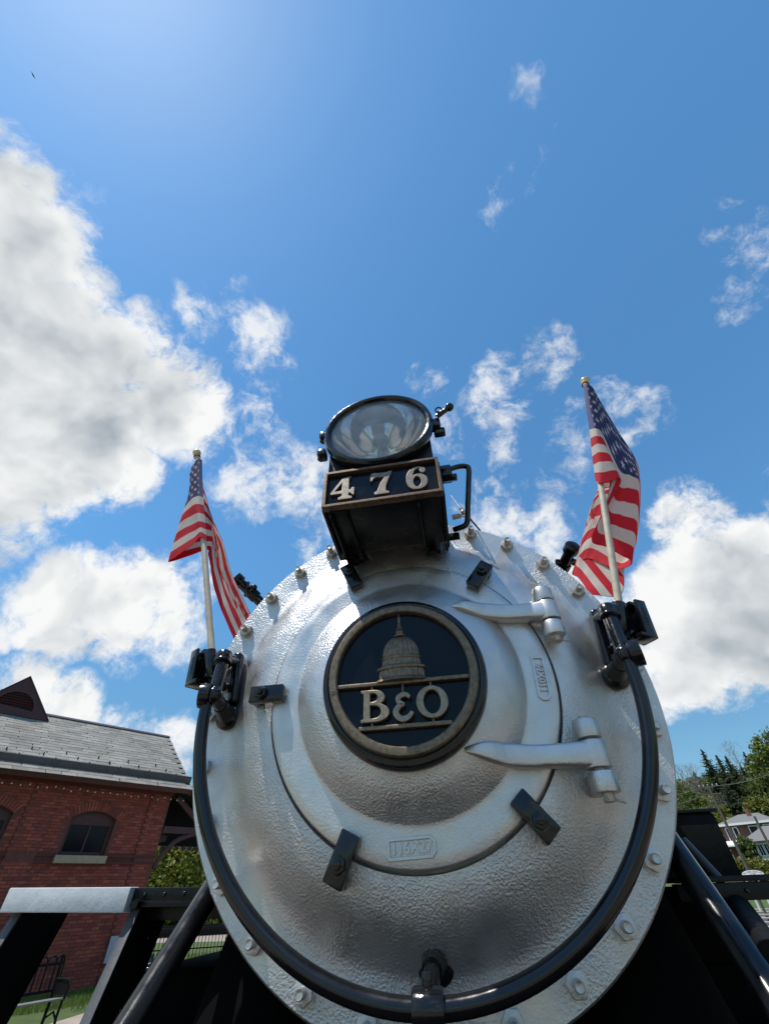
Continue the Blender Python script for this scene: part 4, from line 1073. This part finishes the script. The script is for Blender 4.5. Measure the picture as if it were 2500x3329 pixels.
# roof dormer vent
n_d = .0; 
OD = -.2
for _k in range(400):
    if wsz(153, 2346, OD)[1] <= zev + (OUT - OD) * math.tan(slope) + .02: break
    OD -= .01
da, dbr = wsz(97, 2202, OD), wsz(153, 2346, OD)
sa, za = da; sbR, zb = dbr; hwd = sbR - sa
dm = link('dormer', fill2d([[(sa - hwd, zb), (sbR, zb), (sa, za)], ell(sa, zb + .16 * (za - zb), hwd * .50, (za - zb) * .42, 24, 0, math.pi)], .04, .004, WFACE(0, OD, 0)), 'maroon_paint', bld)
for k in range(6):
    zz = zb + (za - zb) * (.19 + k * .065); ww = hwd * .98 * math.sqrt(max(.02, 1 - (k / 6.4) ** 2))
    MB().box(wp(sa, OD - .01, zz), (ww, .07, .018), WROT @ Matrix.Rotation(R(-35), 3, 'X')).build('louvre', 'maroon_paint', dm)
MB().box(wp(sa, OD - .11, zb + (za - zb) * .35), (hwd * 1.0, .02, (za - zb) * .46), WROT).build('vent_back', 'sign_black', dm)
mb = MB(); dl = 1.9
for s_ in (-1, 1):
    e0, e1 = Vector((sa, za + .03)), Vector((sa + s_ * hwd * 1.03, zb + .02))
    q = [wp(e0.x, OD + .07, e0.y), wp(e1.x, OD + .07, e1.y), wp(e1.x, OD + .07 - dl, e1.y), wp(e0.x, OD + .07 - dl, e0.y)]
    dn_ = Vector((0, 0, -.05)); mb.loft([q, [p_ + dn_ for p_ in q]])
mb.build('dormer_roof', 'maroon_paint', dm, smooth=0)
# brackets carrying the gable overhang
def sz3(px, py, off): s, z_ = wsz(px, py, off); return wp(s, off, z_)
for off in (.02, -2.7):
    ptsb = [(501, 2826), (512, 2800), (535, 2770), (565, 2740), (600, 2722), (650, 2708)]
    ss = [wsz(x, y, .02) for x, y in ptsb]
    br = MB().tube([wp(p_[0], off, p_[1]) for p_ in catmull(ss, 4)], .075, 8).build('bracket', 'maroon_paint', bld)
    b1, b2 = wsz(530, 2694, .02), wsz(655, 2704, .02)
    MB().box(wp((b1[0] + b2[0]) / 2, off, b1[1] - .03), (b2[0] - b1[0], .14, .17), WROT).build('bracket_beam', 'maroon_paint', br)
    u1, u2 = wsz(588, 2606, .02), wsz(640, 2668, .02)
    p1, p2 = wp(u1[0], off, u1[1]), wp(u2[0], off, u2[1]); d = p2 - p1
    MB().tube([p1 - d * .2, p2 + d * .3], .085, 6).build('bracket_strut', 'maroon_paint', br)

cz = wsz(560, 2752, -3.6)[1]
cp = MB().box(wp(2.6, -3.7, (cz + zev + .3) / 2), (3.3, .10, zev + .3 - cz), WROT).box(wp(2.6, -1.7, zev + .12), (3.3, 4.0, .06), WROT).build('canopy_shade', 'black_iron', bld)  # black panel and ceiling put the shade under the gable overhang into colour
for k in range(12):
    MB().box(wp(1.05 + k * .28, -3.64, cz - .05), (.15, .05, .14), WROT).build('valance_tooth', 'maroon_paint', cp)

# ---------------------------------------------------------------- bench, bollards, fence
bd = Vector((.40, .9165, 0)).normalized(); bn = Vector((bd.y, -bd.x, 0))      # along the seat / towards the front
be = Vector((-7.42, 8.62, 0))
def bp_(s, n_, z): return be + bd * s + bn * n_ + Vector((0, 0, z))
BROT = Matrix((bd, -bn, Vector((0, 0, 1)))).transposed()
bench = thing('bench', 'black cast iron bench with looped back before the brick wall', 'bench', bp_(-.9, 0, 0))
for k in range(7):
    MB().box(bp_(-.95, -.02 - k * .062, .445 - .004 * k), (1.9, .050, .022), BROT, bevel=.004).build('seat_slat', 'roof_shingle', bench)
for s in (-.06, -1.84):
    mb = MB(); mb.tube([bp_(s, .0, 0), bp_(s, -.05, .22), bp_(s, -.03, .44)], .022, 8); mb.tube([bp_(s, -.45, 0), bp_(s, -.42, .44), bp_(s, -.52, .98)], .026, 8)
    mb.tube([bp_(s, -.05, .2), bp_(s, -.2, .28), bp_(s, -.40, .2)], .015, 8); mb.build('leg', 'black_iron', bench)
    mb = MB(); mb.tube([bp_(s, -.46, .66), bp_(s, -.2, .67), bp_(s, .02, .66), bp_(s, .05, .61), bp_(s, .0, .44)], .022, 8); mb.box(bp_(s, -.2, .56), (.012, .40, .16), BROT); mb.build('arm', 'black_iron', bench)
for z in (.52, .86):
    MB().tube([bp_(-1.9, -.44 - (z - .44) * .14, z), bp_(0, -.44 - (z - .44) * .14, z)], .022, 8).build('back_rail', 'black_iron', bench)
lp = MB().tube([Vector((-.075, 0, -.03)), Vector((-.075, 0, .34)), Vector((-.055, 0, .40)), Vector((0, 0, .425)), Vector((.055, 0, .40)), Vector((.075, 0, .34)), Vector((.075, 0, 0))], .013, 6).tube([Vector((0, 0, 0)), Vector((0, 0, .33))], .006, 6).mesh('back_loop'); l0 = None
for k in range(12):
    mw = Matrix.Translation(bp_(-.08 - k * .155, -.445, .55)) @ BROT.to_4x4() @ Matrix.Rotation(R(-8), 4, 'X')
    if l0 is None: l0 = link('back_loop', lp, 'black_iron'); l0.matrix_basis = mw; l0.parent = bench; l0.matrix_parent_inverse = parent_world(bench).inverted()
    else: inst(l0, bench, mw)
def bollard(loc, label):
    b_ = thing('bollard', label, 'bollard', loc, 'fluted iron bollards by the paving'); x, y, _z = loc
    mb = MB(); rings = []
    for z_ in (.22, .78):
        rings.append([Vector((x + (.062 + .010 * math.cos(8 * a)) * math.cos(a), y + (.062 + .010 * math.cos(8 * a)) * math.sin(a), z_)) for a in np.linspace(0, 2 * math.pi, 97)[:-1]])
    mb.loft(rings); mb.build('shaft', 'black_gloss', b_)
    mb = MB()
    for z_, r_, h_ in ((.80, .085, .05), (.855, .105, .045), (.90, .085, .05)): mb.sphere((x, y, z_), r_, (1, 1, .42))
    mb.cyl((x, y, .90), (x, y, .98), .06, .03); mb.sphere((x, y, 1.0), .034); mb.build('cap', 'black_gloss', b_)
    mb = MB(); mb.cyl((x, y, 0), (x, y, .10), .13, .12, 24, .01); mb.sphere((x, y, .13), .115, (1, 1, .45)); mb.sphere((x, y, .20), .09, (1, 1, .5)); mb.build('base', 'black_gloss', b_)
p1 = CAM + Vector((-.512, .857, 0)).normalized() * 11.0
p2 = CAM + Vector((-.524, .845, 0)).normalized() * 7.9
bollard((p1.x, p1.y, 0), 'black fluted bollard farther off, beside the grass by the fence')
bollard((p2.x, p2.y, 0), 'black fluted bollard nearer the locomotive, low behind the slanted brace')
fl = [ae(-42, 0, 24.5), ae(-16, 0, 24.5)]
fen = thing('iron_fence', 'thin black picket fence behind the left side of the locomotive', 'fence', (fl[0].x, fl[0].y, 0))
fd = (fl[1] - fl[0]); fd.z = 0; flen = fd.length; fd.normalize()
pk = MB().box((0, 0, .80), (.018, .018, 1.6)).mesh('picket', 0); k0 = None
npk = int(flen / .125)
for k in range(npk):
    p_ = Vector((fl[0].x, fl[0].y, 0)) + fd * (k * .125); mw = Matrix.Translation(p_)
    if k0 is None: k0 = link('picket', pk, 'black_iron'); k0.matrix_basis = mw; k0.parent = fen; k0.matrix_parent_inverse = parent_world(fen).inverted()
    else: inst(k0, fen, mw)
fang = math.atan2(fd.y, fd.x); mid = Vector((fl[0].x, fl[0].y, 0)) + fd * flen / 2
for z_ in (.30, 1.52):
    MB().box(mid + Vector((0, 0, z_)), (flen, .035, .035), Matrix.Rotation(fang, 3, 'Z')).build('fence_rail', 'black_iron', fen)
# far siding rails beyond the fence
for k, (dd, lab) in enumerate(((38.5, 'dark steel rail beyond the picket fence, nearer one'), (41.5, 'dark steel rail beyond the picket fence, farther one'))):
    a_, b_ = ae(-42, 0, dd), ae(-14, 0, dd); v = b_ - a_; v.z = 0
    tag(MB().box(((a_.x + b_.x) / 2, (a_.y + b_.y) / 2, .22), (v.length, .16, .40), Matrix.Rotation(math.atan2(v.y, v.x), 3, 'Z'), bevel=.02).build('siding_rail', 'black_iron'), lab, 'rail')

# ---------------------------------------------------------------- vegetation
def rand_quads(C, size, flat=0.0, aspect=1.6):
    n = len(C); a = rng.normal(size=(n, 3)); a[:, 2] *= (1 - flat); a /= np.linalg.norm(a, axis=1)[:, None] + 1e-9
    b_ = rng.normal(size=(n, 3)); b_ -= a * np.sum(a * b_, 1)[:, None]; b_ /= np.linalg.norm(b_, axis=1)[:, None] + 1e-9
    s = size * rng.uniform(.6, 1.3, (n, 1)); u = a * s * aspect / 2; v = b_ * s / 2
    return np.stack([C - u, C + v, C + u, C - v], 1)
def limbs(mb, base, h, spread, n, r0):
    mb.tube([Vector(base) + Vector((0, 0, -.3)), Vector(base) + Vector((.04 * h * random.uniform(-1, 1), 0, h * .45)), Vector(base) + Vector((.05 * h * random.uniform(-1, 1), 0, h * .92))], [r0, r0 * .7, r0 * .15], 9)
    for k in range(n):
        a = random.uniform(0, 6.28); z0 = h * random.uniform(.25, .7); ln = spread * random.uniform(.5, .95)
        p0 = Vector(base) + Vector((0, 0, z0)); p2 = p0 + Vector((math.cos(a) * ln, math.sin(a) * ln, ln * random.uniform(.5, 1.0))); p1 = (p0 + p2) / 2 + Vector((0, 0, -.08 * ln))
        mb.tube([p0, p1, p2], [r0 * .35, r0 * .2, r0 * .05], 6)
def leafy(name, label, base, h, spread, mat, nclump, per, lsize, group, cat='tree', low=.22, dens=1.0):
    t_ = thing(name, label, cat, base, group)
    mb = MB(); limbs(mb, base, h, spread, 12, max(.05, h * .022)); mb.build('trunk', 'bark', t_)
    C = []
    for k in range(nclump):
        d = rng.normal(size=3); d /= np.linalg.norm(d); rr = rng.uniform(.35, 1.0) ** .6
        zc = low + (1 - low) / 2; c = np.array(base) + np.array((d[0] * spread * rr, d[1] * spread * rr, h * (zc + d[2] * rr * (1 - low) / 2)))
        cs = spread * rng.uniform(.16, .34)
        q = rng.normal(size=(int(per * rng.uniform(.5, 1.4)), 3)) * cs * .5; q[:, 2] *= .75; C.append(c + q)
    C = np.concatenate(C); quads('crown', rand_quads(C, lsize), mat, t_)
    return t_
def spruce(name, label, base, h, spread, mat, group, nb=230, lsize=.30, trunkmat='bark'):
    t_ = thing(name, label, 'tree', base, group)
    MB().tube([Vector(base) - Vector((0, 0, .4)), Vector(base) + Vector((0, 0, h * .97))], [h * .016, .02], 8).build('trunk', trunkmat, t_)
    Q = []; SZ = []
    for k in range(nb):
        f = (k + rng.uniform()) / nb; z0 = h * (.06 + .93 * f); ln = spread * (1 - f) ** .8 * rng.uniform(.6, 1.2) + .05; a = rng.uniform(0, 6.283)
        m_ = max(4, int(ln / spread * 24)); s = np.linspace(.06, 1, m_)
        x = np.cos(a) * ln * s; y = np.sin(a) * ln * s; zz = z0 - ln * .34 * s + ln * .30 * s ** 2.5
        c = np.stack([x, y, zz], 1) + np.array(base); tap = .22 + .78 * (1 - f) ** .7
        for _k in range(6):
            Q.append(c + rng.normal(size=c.shape) * np.array((.11, .11, .05)) * (spread / 2.6) * tap * (1.15 - s[:, None] * .7)); SZ.append(np.full((m_, 1), lsize * tap) * (1.2 - .5 * s[:, None]))
    C = np.concatenate(Q)
    quads('crown', rand_quads(C, np.concatenate(SZ), .45, 2.0), mat, t_); return t_
def bare(name, label, base, h, spread, group):
    t_ = thing(name, label, 'tree', base, group); mb = MB(); limbs(mb, base, h, spread, 16, h * .016)
    mb.build('trunk', 'bare_twigs', t_)
    T = []
    for k in range(900):
        a = random.uniform(0, 6.28); rr = spread * random.uniform(.1, 1); z_ = h * random.uniform(.35, 1.0); p0 = np.array(base) + np.array((math.cos(a) * rr * .8, math.sin(a) * rr * .8, z_ - .2 * rr)); d = np.array((math.cos(a) * .5, math.sin(a) * .5, 1.0)) * random.uniform(.4, 1.1); w_ = np.array((-math.sin(a), math.cos(a), 0)) * .022
        T.append([p0 - w_, p0 + w_, p0 + d + w_ * .3, p0 + d - w_ * .3])
    quads('crown', T, 'bare_twigs', t_)
def gz(v): return (v.x, v.y, terrain_z(v.x, v.y))
GL = 'spring trees beyond the left fence'
for i, (az, dist, h, sp, mt_, lab) in enumerate((
    (-36, 50, 6.5, 4.0, 'leaf_spring', 'light green spring tree half hidden behind the brick station'),
    (-32.2, 56, 6.6, 4.4, 'leaf_spring', 'tall yellow-green tree under the station bracket'),
    (-30.2, 47, 6.2, 3.8, 'leaf_spring', 'bright green tree in the gap between station and smokebox'),
    (-28.0, 54, 6.4, 4.2, 'leaf_mid', 'mid green tree showing beside the left rim of the smokebox'),
    (-25.5, 49, 6.2, 3.8, 'leaf_spring', 'pale green tree mostly hidden behind the left brace'),
    (-34, 66, 6.5, 5.0, 'leaf_mid', 'darker tree up the slope behind the station corner'),
    (-29, 70, 6.0, 5.0, 'leaf_spring', 'large pale tree up the slope behind the gap'),
    (-24, 62, 6.6, 4.6, 'leaf_mid', 'dark green tree up the slope behind the brace'))):
    leafy('deciduous_tree', lab, gz(ae(az, 0, dist)), h, sp, mt_, 120, 95, .20, GL, low=.04)
for i, (az, dist, h, sp, lab) in enumerate(((-31.2, 43.5, 1.9, 1.7, 'low green shrub behind the picket fence, left one'), (-29.0, 44, 2.3, 1.8, 'low dark shrub behind the picket fence, middle one'), (-27.0, 43.5, 1.8, 1.7, 'low green shrub behind the picket fence, right one'))):
    leafy('shrub', lab, gz(ae(az, 0, dist)), h, sp, 'leaf_mid' if i == 1 else 'leaf_spring', 40, 60, .2, 'shrubs behind the fence', 'shrub', low=.02)
# mown grass by the paving
def grass(name, poly_fn, n, hgt):
    P_ = []
    while len(P_) < n:
        p_ = poly_fn(); P_.append(p_)
    P_ = np.array(P_); a = rng.uniform(0, 6.283, len(P_)); hh = hgt * rng.uniform(.5, 1.3, len(P_)); w_ = .006
    ux, uy = np.cos(a) * w_, np.sin(a) * w_; le = rng.normal(size=(len(P_), 2)) * hh[:, None] * .35
    z0 = np.zeros(len(P_))
    q = np.stack([np.stack([P_[:, 0] - ux, P_[:, 1] - uy, z0], 1), np.stack([P_[:, 0] + ux, P_[:, 1] + uy, z0], 1), np.stack([P_[:, 0] + le[:, 0] + ux * .2, P_[:, 1] + le[:, 1] + uy * .2, hh], 1), np.stack([P_[:, 0] + le[:, 0] - ux * .2, P_[:, 1] + le[:, 1] - uy * .2, hh], 1)], 1)
    tag(quads(name, q, 'blade_grass'), 'short green lawn grass along the paving and fence', 'grass', kind='stuff')
def strip():
    s = random.uniform(-4.2, 3.2); n_ = random.uniform(.15, 2.3); p_ = wp(s, n_, 0); return (p_.x, p_.y)
def strip2():
    a_ = random.uniform(-36, -24); d_ = random.uniform(15, 26); p_ = ae(a_, 0, d_); return (p_.x, p_.y)
grass('lawn_grass', lambda: strip() if random.random() < .6 else strip2(), 26000, .09)

# ---- right-hand background
GR = 'trees on the slope at the right'
spruce('spruce_tree', 'tallest dark spruce with pointed top, left of the pair', gz(ae(24.75, 0, 112)), 1, 1, 'needle_dark', GR) if False else None
def sp_at(az, el, dist, spread, mat, lab, **kw):
    p_ = ae(az, 0, dist); b_ = gz(p_); h = CAM.z + dist * math.tan(R(el)) - b_[2]; spruce('spruce_tree', lab, b_, h, spread, mat, GR, **kw)
sp_at(24.9, 9.75, 135, 5.0, 'needle_dark', 'tall dark spruce with the highest pointed top, by the utility pole', lsize=.40, nb=260)
sp_at(25.9, 9.1, 131, 4.8, 'needle_dark', 'dark spruce just right of the tallest one', lsize=.40, nb=250)
sp_at(26.6, 8.9, 138, 5.2, 'needle_dark', 'broad dark spruce behind the brick house roof', lsize=.40, nb=250)
sp_at(27.4, 7.9, 128, 5.0, 'needle_dark', 'lower dark spruce right of the spruce group', lsize=.42, nb=230)
sp_at(23.4, 8.0, 165, 3.8, 'needle_blue', 'small pale spruce at the left end of the group', lsize=.42, nb=170)
sp_at(28.2, 9.0, 175, 5.2, 'needle_blue', 'blue-grey pine between the spruces and the yellow tree', lsize=.5, nb=190)
sp_at(25.4, 7.0, 122, 4.6, 'needle_dark', 'low dark spruce filling the gap above the brick house', lsize=.38, nb=220)
def lf_at(az, el, dist, spread, mat, lab, low=.1, n=100, per=130, ls=.36):
    p_ = ae(az, 0, dist); b_ = gz(p_); h = CAM.z + dist * math.tan(R(el)) - b_[2]; leafy('deciduous_tree', lab, b_, h, spread, mat, n, per, ls, GR, low=low)
lf_at(29.6, 9.8, 140, 4.6, 'leaf_yellow', 'tall yellow-green tree at the right edge', low=.05, n=110)
lf_at(31.8, 10.4, 150, 5.2, 'leaf_mid', 'green tree cut off by the right picture edge')
lf_at(28.9, 7.2, 124, 4.2, 'leaf_mid', 'olive green tree below the yellow one')
lf_at(23.6, 6.0, 118, 2.6, 'leaf_spring', 'loose pale green tree behind the utility pole', n=45, per=40)
lf_at(22.3, 6.3, 125, 4.0, 'leaf_mid', 'green tree right beside the rim of the smokebox')
lf_at(21.0, 6.9, 145, 4.5, 'leaf_mid', 'green tree mostly hidden behind the smokebox rim')
lf_at(22.4, 5.0, 112, 2.6, 'leaf_yellow', 'small bright green tree left of the utility pole', n=55)
lf_at(27.6, 5.6, 116, 3.4, 'leaf_olive', 'olive shrub-like tree behind the houses', n=60)
for az, dist, h, lab in ((22.2, 150, 13.5, 'bare pale tree left of the spruces'), (23.2, 158, 13.0, 'bare grey tree behind the utility pole'), (27.3, 170, 17, 'bare brownish tree on the slope between the pines')):
    bare('bare_tree', lab, gz(ae(az, 0, dist)), h, 4.2, 'bare trees on the slope')
# far wooded slope
C = np.array([(p_.x, p_.y, terrain_z(p_.x, p_.y) + random.uniform(0, 6)) for p_ in (ae(random.uniform(18, 36), 0, random.uniform(185, 260)) for _ in range(9000))])
tag(quads('far_woods', rand_quads(C, 1.3), 'leaf_mid'), 'distant wooded slope behind the spruces', 'woods', kind='stuff')
C = np.array([(p_.x, p_.y, terrain_z(p_.x, p_.y) + random.uniform(0, 4)) for p_ in (ae(random.uniform(-46, -16), 0, random.uniform(60, 85)) for _ in range(9000))])
tag(quads('far_woods', rand_quads(C, .8), 'leaf_spring'), 'pale green woods on the slope behind the station', 'woods', kind='stuff')

# ---- houses
def house_frame(az, dist, z, yawd):
    c = ae(az, 0, dist); rot = Matrix.Rotation(R(-az + yawd), 3, 'Z')
    return lambda x, y, zz: Vector((c.x, c.y, z)) + rot @ Vector((x, y, zz)), rot, (c.x, c.y, z)
H, hrot, loc = house_frame(25.45, 98, terrain_z(*[ae(25.45, 0, 98)[i] for i in (0, 1)]), -14)
h1 = thing('brick_house', 'dark brick house with white trim and grey hipped roof on the slope', 'house', loc)
zb = loc[2]; zt = CAM.z + 98 * math.tan(R(3.7)) - zb; zr = CAM.z + 98 * math.tan(R(4.3)) - zb
MB().box(H(0, 3.5, zt / 2), (7.0, 7, zt), hrot).build('wall', 'house_brick', h1)
mb = MB(); e = 4.0
q = [H(-e, -.6, zt), H(e, -.6, zt), H(e, 7.6, zt), H(-e, 7.6, zt)]; rdg = [H(-1.2, 3.5, zr + .3), H(1.6, 3.5, zr + .3)]
bvv = [mb.bm.verts.new(p_) for p_ in q + rdg]
for f in ((0, 1, 5, 4), (1, 2, 5), (2, 3, 4, 5), (3, 0, 4), (3, 2, 1, 0)): mb.bm.faces.new([bvv[i] for i in f])
rf = mb.build('roof', 'roof_shingle', h1, smooth=0)
MB().box(H(.6, 2.4, zr + .3), (.5, .5, 1.1), hrot).build('chimney', 'house_brick', rf)
MB().box(H(0, -.62, zt - .08), (8.0, .1, .28), hrot).build('fascia', 'house_white', h1)
for x, w_ in ((-2.6, .75), (-1.6, .75), (.9, 1.3), (2.8, 1.1)):
    wn = MB().box(H(x, -.05, zt - 1.25), (w_, .1, 1.75), hrot).build('window', 'house_white', h1)
    MB().box(H(x, -.11, zt - 1.25), (w_ - .28, .03, 1.45), hrot).build('pane', 'dark_glass', wn)
mb = MB(); q = [H(-4.8, -2.6, zt - 2.6), H(-1.0, -2.6, zt - 2.6), H(-1.0, 0, zt - 2.0), H(-4.8, 0, zt - 2.0)]; mb.loft([q, [p_ - Vector((0, 0, .18)) for p_ in q]]); pr = mb.build('porch_roof', 'house_white', h1, smooth=0)
for x in (-4.6, -1.2): MB().box(H(x, -2.4, (zt - 2.7) / 2), (.16, .16, zt - 2.7), hrot).build('porch_post', 'house_white', pr)
zg2 = terrain_z(*[ae(26.55, 0, 84)[i] for i in (0, 1)])
H2, hr2, loc2 = house_frame(26.55, 84, zg2, -24)
h2 = thing('sunroom_house', 'grey-green cottage with rows of sash windows at the right edge', 'house', loc2)
zt2 = CAM.z + 84 * math.tan(R(2.45)) - zg2; zr2 = zt2 + 1.5
MB().box(H2(.3, 2.5, zt2 / 2), (5.6, 5, zt2), hr2).build('wall', 'house_grey_green', h2)
mb = MB(); q = [H2(-3.2, -.7, zt2 - .1), H2(3.6, -.7, zt2 - .1), H2(3.6, 5.6, zt2 - .1), H2(-3.2, 5.6, zt2 - .1)]; rdg = [H2(-1.0, 2.5, zr2), H2(3.0, 2.5, zr2)]
bvv = [mb.bm.verts.new(p_) for p_ in q + rdg]
for f in ((0, 1, 5, 4), (1, 2, 5), (2, 3, 4, 5), (3, 0, 4), (3, 2, 1, 0)): mb.bm.faces.new([bvv[i] for i in f])
mb.build('roof', 'roof_shingle', h2, smooth=0)
for k in range(6):
    wn = MB().box(H2(-2.05 + k * .80, -.04, zt2 * .62), (.66, .08, zt2 * .50), hr2).build('window', 'house_white', h2)
    for s in (-1, 1): MB().box(H2(-2.05 + k * .80 + s * .15, -.09, zt2 * .62), (.22, .03, zt2 * .42), hr2).build('pane', 'dark_glass', wn)

# ---- utility poles and wires
def upole(az, dist, top_el, base_el, r, label, arms):
    c = ae(az, 0, dist); b_ = gz(c); top = CAM.z + dist * math.tan(R(top_el))
    t_ = thing('utility_pole', label, 'utility pole', b_, 'utility poles at the right')
    MB().cyl((c.x, c.y, b_[2] - .5), (c.x, c.y, top), r, r * .7, 14).build('pole', 'pole_timber', t_)
    ax = Vector((math.cos(R(az)), -math.sin(R(az)), 0)); rt = Matrix.Rotation(-R(az), 3, 'Z'); ends = []
    for el, w_, sh in arms:
        z_ = CAM.z + dist * math.tan(R(el)); cc = Vector((c.x, c.y, z_)) + ax * sh
        MB().box(cc + Vector((0, -.0, 0)), (w_, .12, .11), rt).build('crossarm', 'pole_timber', t_)
        ends.append(cc)
        for k in range(5):
            p_ = cc + ax * (w_ * (k / 4 - .5) * .94); MB().cyl(p_ + Vector((0, 0, .05)), p_ + Vector((0, 0, .22)), .035, .05, 8).build('insulator', 'house_white' if el > 6.3 else 'gutter_metal', t_)
    return t_, c, ax, ends
u1_, uc, ax, ends = upole(24.05, 62, 6.75, 1.0, .16, 'timber utility pole with three crossarms in front of the spruces', [(6.62, 1.75, 0), (6.02, 1.75, 0), (5.15, 1.65, 0)])
for k in range(8):
    p_ = ends[2] + ax * (-.72 + k * .205); p_.z += .04
    MB().cyl(p_, p_ + Vector((0, 0, .72)), .052, .045, 8).build('fuse_tube', 'gutter_metal', u1_)
upole(26.45, 46, 4.1, .5, .11, 'slim leaning pole in front of the grey-green cottage', [])
def wire(a, b_, sag, lab):
    a, b_ = Vector(a), Vector(b_); pts = [a.lerp(b_, s) - Vector((0, 0, sag * 4 * s * (1 - s))) for s in np.linspace(0, 1, 17)]
    tag(MB().tube(pts, .012, 5).build('power_wire', 'weathered_plank'), lab, 'wire', 'power wires at the right')
wire(ends[0] + ax * .7, ae(33, 8.0, 50), .4, 'power wire running right from the top crossarm')
wire(ends[0] - ax * .7, ae(8, 5.6, 60), .5, 'power wire running left from the top crossarm')
wire(ends[1] - ax * .7, ae(9, 4.4, 60), .5, 'power wire running left from the middle crossarm')
wire(ends[2] - ax * .7, ae(10, 3.2, 60), .5, 'power wire running left from the lowest crossarm')
# ---- sign, guard rail, hedge, benches
sg_c = ae(24.27, .24, 34)
sgn = thing('crossing_sign', 'white oval railroad crossing stop sign on two posts', 'sign', (sg_c.x, sg_c.y, 0))
SR = Matrix.Rotation(R(-24.3), 4, 'Z'); SM = Matrix.Translation(sg_c) @ SR @ FRONT(0, 0, 0)
link('sign_border', fill2d([ell(0, 0, .50, .175, 48)], .010, 0, Matrix.Translation(sg_c + (SR.to_3x3() @ Vector((0, .012, 0)))) @ SR @ FRONT(0, 0, 0)), 'sign_black', sgn)
link('sign_board', fill2d([ell(0, 0, .475, .155, 48)], .010, 0, SM), 'sign_white', sgn)
def sign_text(txt, size, mat, z_, arc=0.0):
    n = len(txt)
    for i, ch in enumerate(txt):
        if ch == ' ': continue
        x = (i - (n - 1) / 2) * size * .66; zz = z_ - arc * x * x
        link('sign_letter', text_mesh(ch, size, .002, 0, Matrix.Translation(sg_c + SR.to_3x3() @ Vector((x, -.012, zz))) @ SR @ FRONT(0, 0, 0) @ Matrix.Rotation(-2 * arc * x, 4, 'Z')), mat, sgn)
sign_text('RAILROAD CROSSING', .072, 'sign_black', .095, .45); sign_text('STOP', .10, 'sign_red', .008); sign_text('LOOK AND LISTEN', .052, 'sign_black', -.085, -.35)
for x in (-.42, .1):
    p_ = sg_c + SR.to_3x3() @ Vector((x, .05, 0)); MB().box((p_.x, p_.y, sg_c.z / 2 - .05), (.07, .05, sg_c.z - .08)).build('post', 'house_white', sgn)
grl = thing('guard_rail', 'white guard rail below the oval crossing sign', 'rail', tuple(ae(26, 0, 31.5)[i] if i < 2 else 0 for i in range(3)))
ga, gb = ae(23.7, -.05, 31.5), ae(32, -.05, 31.5); v = gb - ga
MB().box((ga + gb) / 2, (v.length, .08, .09), Matrix.Rotation(math.atan2(v.y, v.x), 3, 'Z'), bevel=.01).build('top_rail', 'house_white', grl)
for k in range(5):
    p_ = ga.lerp(gb, .02 + k * .24); MB().box((p_.x, p_.y + .03, p_.z / 2), (.09, .07, p_.z)).build('post', 'pole_timber', grl)
for i, (az, el, dist, sp, h, mt_, lab) in enumerate(((24.0, 0, 66, .95, 1.7, 'leaf_olive', 'round olive bush behind the crossing sign, left one'), (24.9, 0, 66, .95, 1.7, 'leaf_olive', 'round olive bush behind the crossing sign, right one'), (24.75, 0, 78, .95, 3.1, 'leaf_mid', 'dark green bush in front of the brick house'), (26.0, 0, 62, 1.3, 1.7, 'leaf_olive', 'low straw-coloured bush below the grey-green cottage'))):
    leafy('bush', lab, gz(ae(az, 0, dist)), h, sp, mt_, 45, 60, .26, 'bushes at the right', 'bush', low=.02)
for k in range(7):
    d_ = 21.0 + k * 2.6; c = ae(25.8, 0, d_)
    t_ = thing('row_bench', ['nearest', 'second', 'third', 'fourth', 'fifth', 'sixth', 'farthest'][k] + ' grey plank bench in the rows under the right running board', 'bench', (c.x, c.y, 0), 'plank benches in rows')
    rt = Matrix.Rotation(R(-18), 3, 'Z')
    for q_ in range(2): MB().box(c + rt @ Vector((0, q_ * .24, 0)) + Vector((0, 0, .45 - CAM.z)), (5.2, .2, .05), rt, bevel=.008).build('seat_plank', 'weathered_plank', t_)
    for x in (-2.2, -.7, .7, 2.2): MB().box(c + rt @ Vector((x, .12, 0)) + Vector((0, 0, .21 - CAM.z)), (.09, .3, .42), rt).build('leg', 'house_white', t_)

# ---- bird
bp = CAM + ray(108, 243) * 70
brd = thing('bird', 'small dark soaring bird high at the upper left', 'bird', bp)
mb = MB(); ax1 = (_r * .45 + _u * -.9).normalized()
mb.sphere(bp, .06, (1, 2.2, .8), 12)
for s in (-1, 1):
    w0, w1, w2 = bp, bp + ax1 * s * .22 + Vector((0, 0, .05)), bp + ax1 * s * .46
    bk_ = _r * .05
    mb.loft([[w0 - bk_, w0 + bk_, w0 + bk_ + Vector((0, 0, .02))], [w1 - bk_ * .9, w1 + bk_ * .7, w1 + Vector((0, 0, .02))], [w2 - bk_ * .2, w2 + bk_ * .2, w2 + Vector((0, 0, .01))]])
mb.build('body', 'black_iron', brd)
